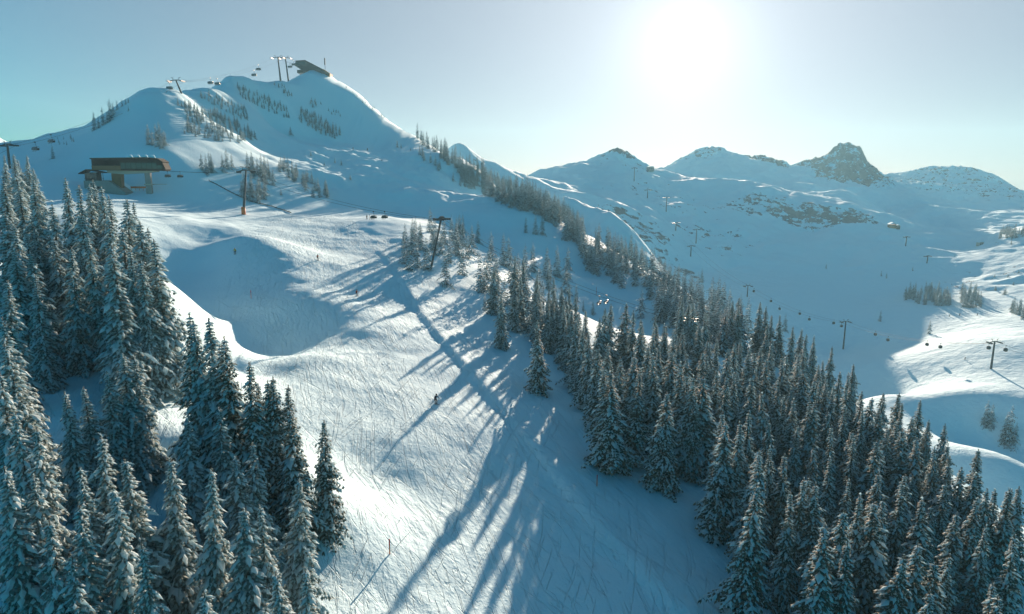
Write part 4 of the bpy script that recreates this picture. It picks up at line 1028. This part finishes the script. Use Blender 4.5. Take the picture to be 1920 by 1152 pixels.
# ------------------------------------------------------------------ stations and huts
def station():
    t = empty('lift_station', st, 0.12, 'brown lift station on tall columns at the edge of the plateau', 'lift station')
    MB().prism([(-19.8, 9.2), (-19.8, 13.6), (1, 13.9), (5, 13.6), (7.2, 12.2), (8.2, 9.6), (7.6, 9.0)], -3.2, 3.2, 0).build('machine_housing', M_roof, t)
    b = MB()
    for x in range(-8, 8, 2):
        b.box(x - .85, x + .85, -3.28, -3.2, 9.8, 12.2 if x < 5 else 11.2)
    b.build('glazing', M_glass, t)
    MB().box(-19.9, -9.0, -3.32, -3.2, 9.3, 11.0).build('cladding_board', M_wood, t)
    b = MB().prism([(-20.2, 13.6), (-20.2, 14.0), (1, 14.35), (5.4, 14.0), (7.6, 12.5), (7.2, 12.2), (5, 13.6), (1, 13.9)], -3.6, 3.6)
    b.build('roof', M_roof, t)
    s_ = MB()
    for x in (-6.5, -3.6, -0.6, 2.2): s_.tube([(x - 1, 0, 14.1), (x - .3, 0, 14.55), (x + .6, 0, 14.5), (x + 1.1, 0, 14.1)], [.5, .9, .9, .4], 8)
    s_.build('roof_snow', M_clothsnow, t, True)
    MB().prism([(-15, 8.2), (-15, 9.2), (4, 9.2), (4, 8.6), (-2, 8.0), (-9, 7.6)], -1.6, 1.6).build('support_beam', M_beige, t)
    MB().box(-1.05, 1.05, -.9, .9, -1.5, 8.3).build('column', M_concrete, t)
    MB().prism([(-13.6, 2), (-13.6, 8.0), (-9.8, 7.7), (-10.2, 2)], -1.4, 1.4).build('column', M_wood, t)
    b = MB().box(-1.4, 1.6, -1.4, 1.4, 3.3, 3.75)
    b.tube([(1.6, 0, 3.6), (7, 0, 3.6)], .12, 6)
    b.build('work_platform', M_beige, t)
    b = MB().prism([(-23.2, -1.5), (-23.2, 5.1), (-15.2, 5.1), (-13.6, 4.8), (-8.0, 0.4), (-8.0, -1.5)], -4, 4)
    b.build('plinth', M_concrete, t)
    MB().box(-18.4, -17.2, -4.08, -4, 0.6, 2.8).build('door', M_dark, t)
    b = MB()
    for x in (-20.6, -19.6): b.box(x - .3, x + .3, -4.06, -4, 3.2, 3.7)
    b.build('vent', M_dark, t)
    b = MB()
    for k in range(8): b.tube([(-22.8 + k, -3.9, 5.1), (-22.8 + k, -3.9, 6.1)], .05, 5)
    b.tube([(-22.8, -3.9, 6.1), (-15.4, -3.9, 6.1)], .05, 5)
    b.build('railing', M_steel, t)
    b = MB().box(-22.9, -16.4, 2.2, 3.9, 5.1, 5.35); b.box(-19.5, 0.5, -3.3, 3.3, 14.0, 14.22)
    b.build('snow_cover', M_clothsnow, t)
    # ramp and terrace ahead of the platform
    MB().prism([(-13.4, 4.5), (-7.8, 0.9), (-1.5, -0.6), (-1.5, -2), (-13.4, -2)], 4.2, 9.0).build('ramp', M_clothsnow, t)
    b = MB()
    for k in range(6): b.tube([(-8.5 + k * 1.6, 3.6, 1.2 - k * .1), (-8.5 + k * 1.6, 3.6, 2.9 - k * .1)], .06, 5)
    b.box(-8.7, -0.3, 3.5, 3.62, 1.9, 2.7)
    b.build('barrier', M_orange, t)
    return t
stn = station()
def hut():
    t = empty('operator_hut', local(stn, (-20.0, -1.0, 5.1)), 0.12, 'small dark operator hut with a pitched roof on the station plinth', 'hut')
    MB().box(-3, 1.6, -2, 2, 0, 3.3).build('wall', M_steel, t)
    w = MB()
    w.box(-2.6, -.2, -2.06, -2, .7, 2.9); w.box(.3, 1.3, -2.06, -2, .9, 2.6)
    w.build('window', M_glass, t)
    MB().prism([(-5.0, 2.9), (-1.9, 4.5), (4.3, 3.3), (4.3, 3.0), (-1.9, 4.1), (-5, 2.6)], -2.9, 2.9).build('roof', M_roof, t)
    b = MB()
    for x in (2.2, 3.8): b.tube([(x, -1.8, 0), (x, -1.8, 3.2)], .09, 6)
    b.build('porch_post', M_steel, t)
hut()
def summit():
    b0 = Vector(at(585, 137, 600)); k = 0.46
    b0.z -= 0.2
    t = empty('summit_station', b0, 0.0, 'angular summit lift station with a jutting glass prow on the hilltop', 'lift station')
    P = lambda pts: [((x - 585) * k, (137 - y) * k) for x, y in pts]
    MB().prism(P([(566, 131), (556.5, 125), (560, 118), (576, 117), (583, 120), (606, 132), (614, 139), (598, 139), (590, 136), (572, 136)]), -5, 6).build('housing', M_steel, t)
    MB().prism(P([(559.5, 119.5), (576, 118.5), (577, 123.5), (557.6, 124.8)]), -5.1, -4.9).build('glazing', M_glass, t)
    MB().prism(P([(559, 118), (560, 117), (577, 116), (607, 131.2), (606, 132), (583, 120.6), (576, 117.3)]), -5.5, 6.5).build('roof', M_roof, t)
    MB().prism(P([(560.5, 132.6), (575, 132.6), (575, 138), (560.5, 138)]), -4, 5).build('terrace_deck', M_dark, t)
    MB().prism(P([(606, 132.5), (608, 131), (620, 138.5), (619.5, 146), (608, 142)]), -4.5, 5).build('side_wing', M_wood, t)
    b = MB()
    for x in (609.5, 612.5, 615.5): b.prism(P([(x, 138), (x + 1.7, 138), (x + 1.7, 142), (x, 141)]), -4.6, -4.5)
    b.build('window', M_glass, t)
    mb = Vector(at(610, 136, 604)); m = empty('antenna_mast', mb, 0, 'slim antenna mast behind the summit station', 'mast')
    MB().tube([(0, 0, -6), (0, 0, 11)], [.22, .12], 8).build('pole', M_steel, m)
    MB().box(-.45, .45, -.3, .3, 6, 11.6).build('antenna', M_steel, m)
summit()
def house(px, py, Y, w, d, h, rz, label, mat, roofh=2.0, win=True):
    b0 = g(px, py, Y); b0.z -= .6
    t = empty('mountain_hut', b0, rz, label, 'hut')
    MB().box(-w / 2, w / 2, -d / 2, d / 2, 0, h + .6).build('wall', mat, t)
    MB().prism([(-w / 2 - .6, h + .5), (0, h + roofh + .5), (w / 2 + .6, h + .5), (w / 2 + .6, h + .9), (0, h + roofh + 1.0), (-w / 2 - .6, h + .9)], -d / 2 - .6, d / 2 + .6).build('roof', M_clothsnow, t)
    if win:
        n = max(2, int(w / 2.5))
        for i in range(n):
            x = -w / 2 + (i + .5) * w / n
            MB().box(x - .5, x + .5, -d / 2 - .05, -d / 2, h * .45, h * .8).build('window', M_glass, t)
house(1219, 321, 800., 8, 8, 6, 0.3, 'square grey building on the saddle of the far ridge', M_concrete, 0.6)
house(1672, 427, 600., 8, 6, 4, -0.2, 'brown hut on the end of the rocky ridge', M_wood, 2.2)
house(1683, 430, 600., 4, 4, 4, -0.2, 'small lift hut right of the brown ridge hut', M_steel, 1.0)
house(1837, 460, 600., 5, 5, 4, 0.1, 'tiny pale hut on the snowy saddle at far right', M_beige, 1.0)

# ------------------------------------------------------------------ fence, marker poles
def fence(pxs, label):
    t = None; net = MB(); posts = []
    P = []
    for (a, b) in zip(pxs[:-1], pxs[1:]):
        n = 10
        for k in range(n):
            p = g(a[0] + (b[0] - a[0]) * k / n, a[1] + (b[1] - a[1]) * k / n); P.append(p)
    t = empty('snow_fence', P[0], 0, label, 'fence')
    for i, p in enumerate(P):
        l = p - P[0]
        if i % 2 == 0: MB().tube([(l.x, l.y, l.z - .3), (l.x, l.y, l.z + .9)], .06, 5).build('post', M_roof, t)
    vs = []
    for p in P:
        l = p - P[0]; vs += [(l.x, l.y, l.z + .05), (l.x, l.y, l.z + .4), (l.x + .05, l.y + .05, l.z + .4), (l.x + .05, l.y + .05, l.z + .15)]
    fs = []
    for i in range(len(P) - 1):
        a = i * 4
        for k in range(4): fs.append((a + k, a + (k + 1) % 4, a + 4 + (k + 1) % 4, a + 4 + k))
    net.add(vs, fs); net.build('netting', M_roof, t)
fence([(392, 340), (430, 360), (468, 378), (510, 388), (550, 401)], 'dark ragged snow fence along the upper edge of the plateau')
pole0 = None
for (px, py, h, lab) in [(731, 1041, 1.6, 'red and white marker pole at the left edge of the run, near the bottom'), (1119, 920, 1.6, 'red marker pole in the blue shade by the run edge'), (471, 560, 2.0, 'red marker pole in the shaded bowl'), (1118, 556, 3.5, 'dark post in the open snow of the forest gap'), (693, 412, 2.0, 'short marker pole on the plateau edge')]:
    p = g(px, py)
    if pole0 is None:
        t = empty('marker_pole', p); MB().tube([(0, 0, -.5), (0, 0, 1.0)], .05, 7).build('shaft', M_orange, t, True); MB().tube([(0, 0, 1.0), (0, 0, 1.7)], .055, 7).build('sleeve', plain('red_sleeve', (.5, .03, .03), .6), t, True)
        pole0 = t
    else: t = copy_tree(pole0); t.location = p
    t.scale = (1.3, 1.3, h / 1.6)
    tag(t, lab, 'marker pole', 'marker poles of the ski run')

# ------------------------------------------------------------------ skiers
M_black = plain('black_suit', (.012, .012, .015), .7)
M_skin = plain('skin', (.55, .33, .24), .6)
def skier(px, py, ymin, rz, jacket, trousers, helmet, label, lean=0.0, crouch=0.25, h=1.75):
    p = g(px, py, ymin)
    t = empty('person', p, rz, label, 'skier', 'skiers on the run')
    kz = 0.48 - crouch * 0.10; hipz = 0.92 - crouch * 0.30; hy = 0.10 + crouch * 0.35
    J = {'pelvis': (0, hy, hipz), 'chest': (0, hy - .22 - crouch * .25, hipz + .38), 'neck': (0, hy - .28 - crouch * .32, hipz + .53), 'head': (0, hy - .32 - crouch * .38, hipz + .68), 'crownh': (0, hy - .32 - crouch * .38, hipz + .80)}
    vs = []; es = []; rr = []; ix = {}
    def add(n, co, r, par=None):
        ix[n] = len(vs); vs.append(co); rr.append(r)
        if par is not None: es.append((ix[par], ix[n]))
    add('pelvis', J['pelvis'], .17); add('waist', (0, hy - .1, hipz + .18), .15, 'pelvis'); add('chest', J['chest'], .19, 'waist'); add('neck', J['neck'], .07, 'chest'); add('head', J['head'], .105, 'neck'); add('crown', J['crownh'], .09, 'head')
    for s, n in ((-1, 'l'), (1, 'r')):
        add('hip' + n, (s * .11, hy, hipz - .06), .12, 'pelvis'); add('knee' + n, (s * .15, hy - .30, kz), .085, 'hip' + n)
        add('ankle' + n, (s * .15, -.02, .16), .06, 'knee' + n); add('heel' + n, (s * .15, -.02, .08), .07, 'ankle' + n); add('toe' + n, (s * .15, -.20, .07), .06, 'heel' + n)
        c = J['chest']
        add('sh' + n, (s * .20, c[1], c[2] + .06), .075, 'chest'); add('elb' + n, (s * .36, c[1] - .12, c[2] - .20), .055, 'sh' + n); add('wri' + n, (s * .34, c[1] - .36, c[2] - .26), .04, 'elb' + n); add('hand' + n, (s * .33, c[1] - .45, c[2] - .26), .045, 'wri' + n)
    me = bpy.data.meshes.new('body'); me.from_pydata(vs, es, [])
    o = bpy.data.objects.new('body', me); COL.objects.link(o)
    o.modifiers.new('skin', 'SKIN'); sb = o.modifiers.new('sub', 'SUBSURF'); sb.levels = 2; sb.render_levels = 2
    for i, r in enumerate(rr): me.skin_vertices[0].data[i].radius = (r, r); me.skin_vertices[0].data[i].use_root = (i == 0)
    dg = bpy.context.evaluated_depsgraph_get(); dg.update()
    m2 = bpy.data.meshes.new_from_object(o.evaluated_get(dg)); o.modifiers.clear(); o.data = m2; m2.name = 'body'
    for m in (jacket, trousers, M_black, M_skin): m2.materials.append(m)
    for f in m2.polygons:
        z = f.center.z; y = f.center.y
        if z > J['neck'][2] + .03 and abs(f.center.x) < .13: f.material_index = 3
        elif z < .22: f.material_index = 2
        elif z < hipz + .05 and not (abs(f.center.x) > .24 and z > kz + .12): f.material_index = 1
        if y < J['chest'][1] - .36 and abs(f.center.x) > .2: f.material_index = 2
    m2.shade_smooth(); o.parent = t
    hx, hy_, hz = J['head']
    b = MB(); n = 10; pts = [(-.02, .125), (.06, .135), (.12, .115), (.165, .06)]
    vs = [(hx + math.cos(2 * math.pi * k / n) * r, hy_ + .015 + math.sin(2 * math.pi * k / n) * r * 1.1, hz + z) for z, r in pts for k in range(n)] + [(hx, hy_, hz + .18)]
    fs = [(i * n + k, i * n + (k + 1) % n, (i + 1) * n + (k + 1) % n, (i + 1) * n + k) for i in range(3) for k in range(n)] + [(3 * n + k, 3 * n + (k + 1) % n, 4 * n) for k in range(n)]
    b.add(vs, fs); b.build('helmet', helmet, t, True)
    MB().box(hx - .09, hx + .09, hy_ - .135, hy_ - .09, hz - .01, hz + .06).build('goggles', M_glass, t)
    for s in (-1, 1):
        b = MB(); x = s * .15
        pr = [(-.92, .16), (-.82, .06), (-.7, .02), (.75, .02), (.8, .05)]
        vs = []
        for y, z in pr: vs += [(x - .04, y, z), (x + .04, y, z), (x + .04, y, z + .02), (x - .04, y, z + .02)]
        fs = [(4 * i + k, 4 * i + (k + 1) % 4, 4 * i + 4 + (k + 1) % 4, 4 * i + 4 + k) for i in range(4) for k in range(4)] + [(0, 1, 2, 3), (16, 17, 18, 19)]
        b.add(vs, fs); b.build('ski', M_dark, t)
        c = J['chest']
        MB().tube([(s * .33, c[1] - .45, c[2] - .2), (s * .42, c[1] + .35, .25)], .012, 5).build('ski_pole', M_steel, t)
    t.scale = (h / 1.72,) * 3
cl = lambda n, c: plain(n, c, .8, 0, .1, 6)
skier(817, 757, 35., 0.7, cl('navy_jacket', (.015, .02, .04)), M_black, M_black, 'skier in dark clothing casting a long shadow on the open run', 0, .12, 1.85)
skier(669, 554, 35., 0.5, cl('red_jacket', (.35, .06, .03)), M_black, M_black, 'skier in a reddish jacket where the long tree shadow crosses the run', 0, .3, 1.8)
skier(596, 488, 35., 0.4, cl('rust_jacket', (.45, .08, .04)), M_black, M_black, 'skier in a rust red jacket on the lit upper run', 0, .3, 1.9)
skier(441, 478, 35., 0.2, cl('yellow_jacket', (.45, .36, .03)), M_black, M_dark, 'skier in a yellow jacket in the shaded bowl', 0, .25, 1.9)
skier(688, 411, 35., 0.3, cl('brown_jacket', (.15, .08, .05)), M_black, M_black, 'skier standing on the far edge of the plateau', 0, .05, 1.8)
skier(662, 282, 300., 0.3, cl('maroon_jacket', (.12, .04, .04)), M_black, M_black, 'left one of the two skiers on the terrace under the summit', 0, .05, 1.9)
skier(689, 283, 300., 0.3, cl('green_jacket', (.04, .08, .05)), M_black, M_black, 'right one of the two skiers on the terrace under the summit', 0, .05, 1.9)
for i, (px, py) in enumerate([(1780, 594), (1799, 592), (1832, 592), (1809, 675)]):
    skier(px, py, 300., 0.5, M_black, M_black, M_black, ['leftmost of the tiny skiers on the sunny slope across the valley', 'middle one of the tiny skiers on the sunny slope across the valley', 'rightmost of the tiny skiers on the sunny slope across the valley', 'tiny skier alone left of the pylon on the sunlit slope'][i], 0, .1, 1.9)

# ------------------------------------------------------------------ air
hz = MB().box(-1150, 2150, -160, 2750, -330, 175).build('haze', [])
hm = bpy.data.materials.new('haze'); hm.use_nodes = True
hn = hm.node_tree.nodes; hn.clear()
ho_ = hn.new('ShaderNodeOutputMaterial'); pv = hn.new('ShaderNodeVolumePrincipled')
pv.inputs['Color'].default_value = (0.42, 0.82, 1.0, 1); pv.inputs['Density'].default_value = 0.000115
pv.inputs['Anisotropy'].default_value = 0.25
hm.node_tree.links.new(pv.outputs[0], ho_.inputs['Volume'])
hz.data.materials.append(hm); hz['kind'] = 'stuff'
hz.display_type = 'WIRE'
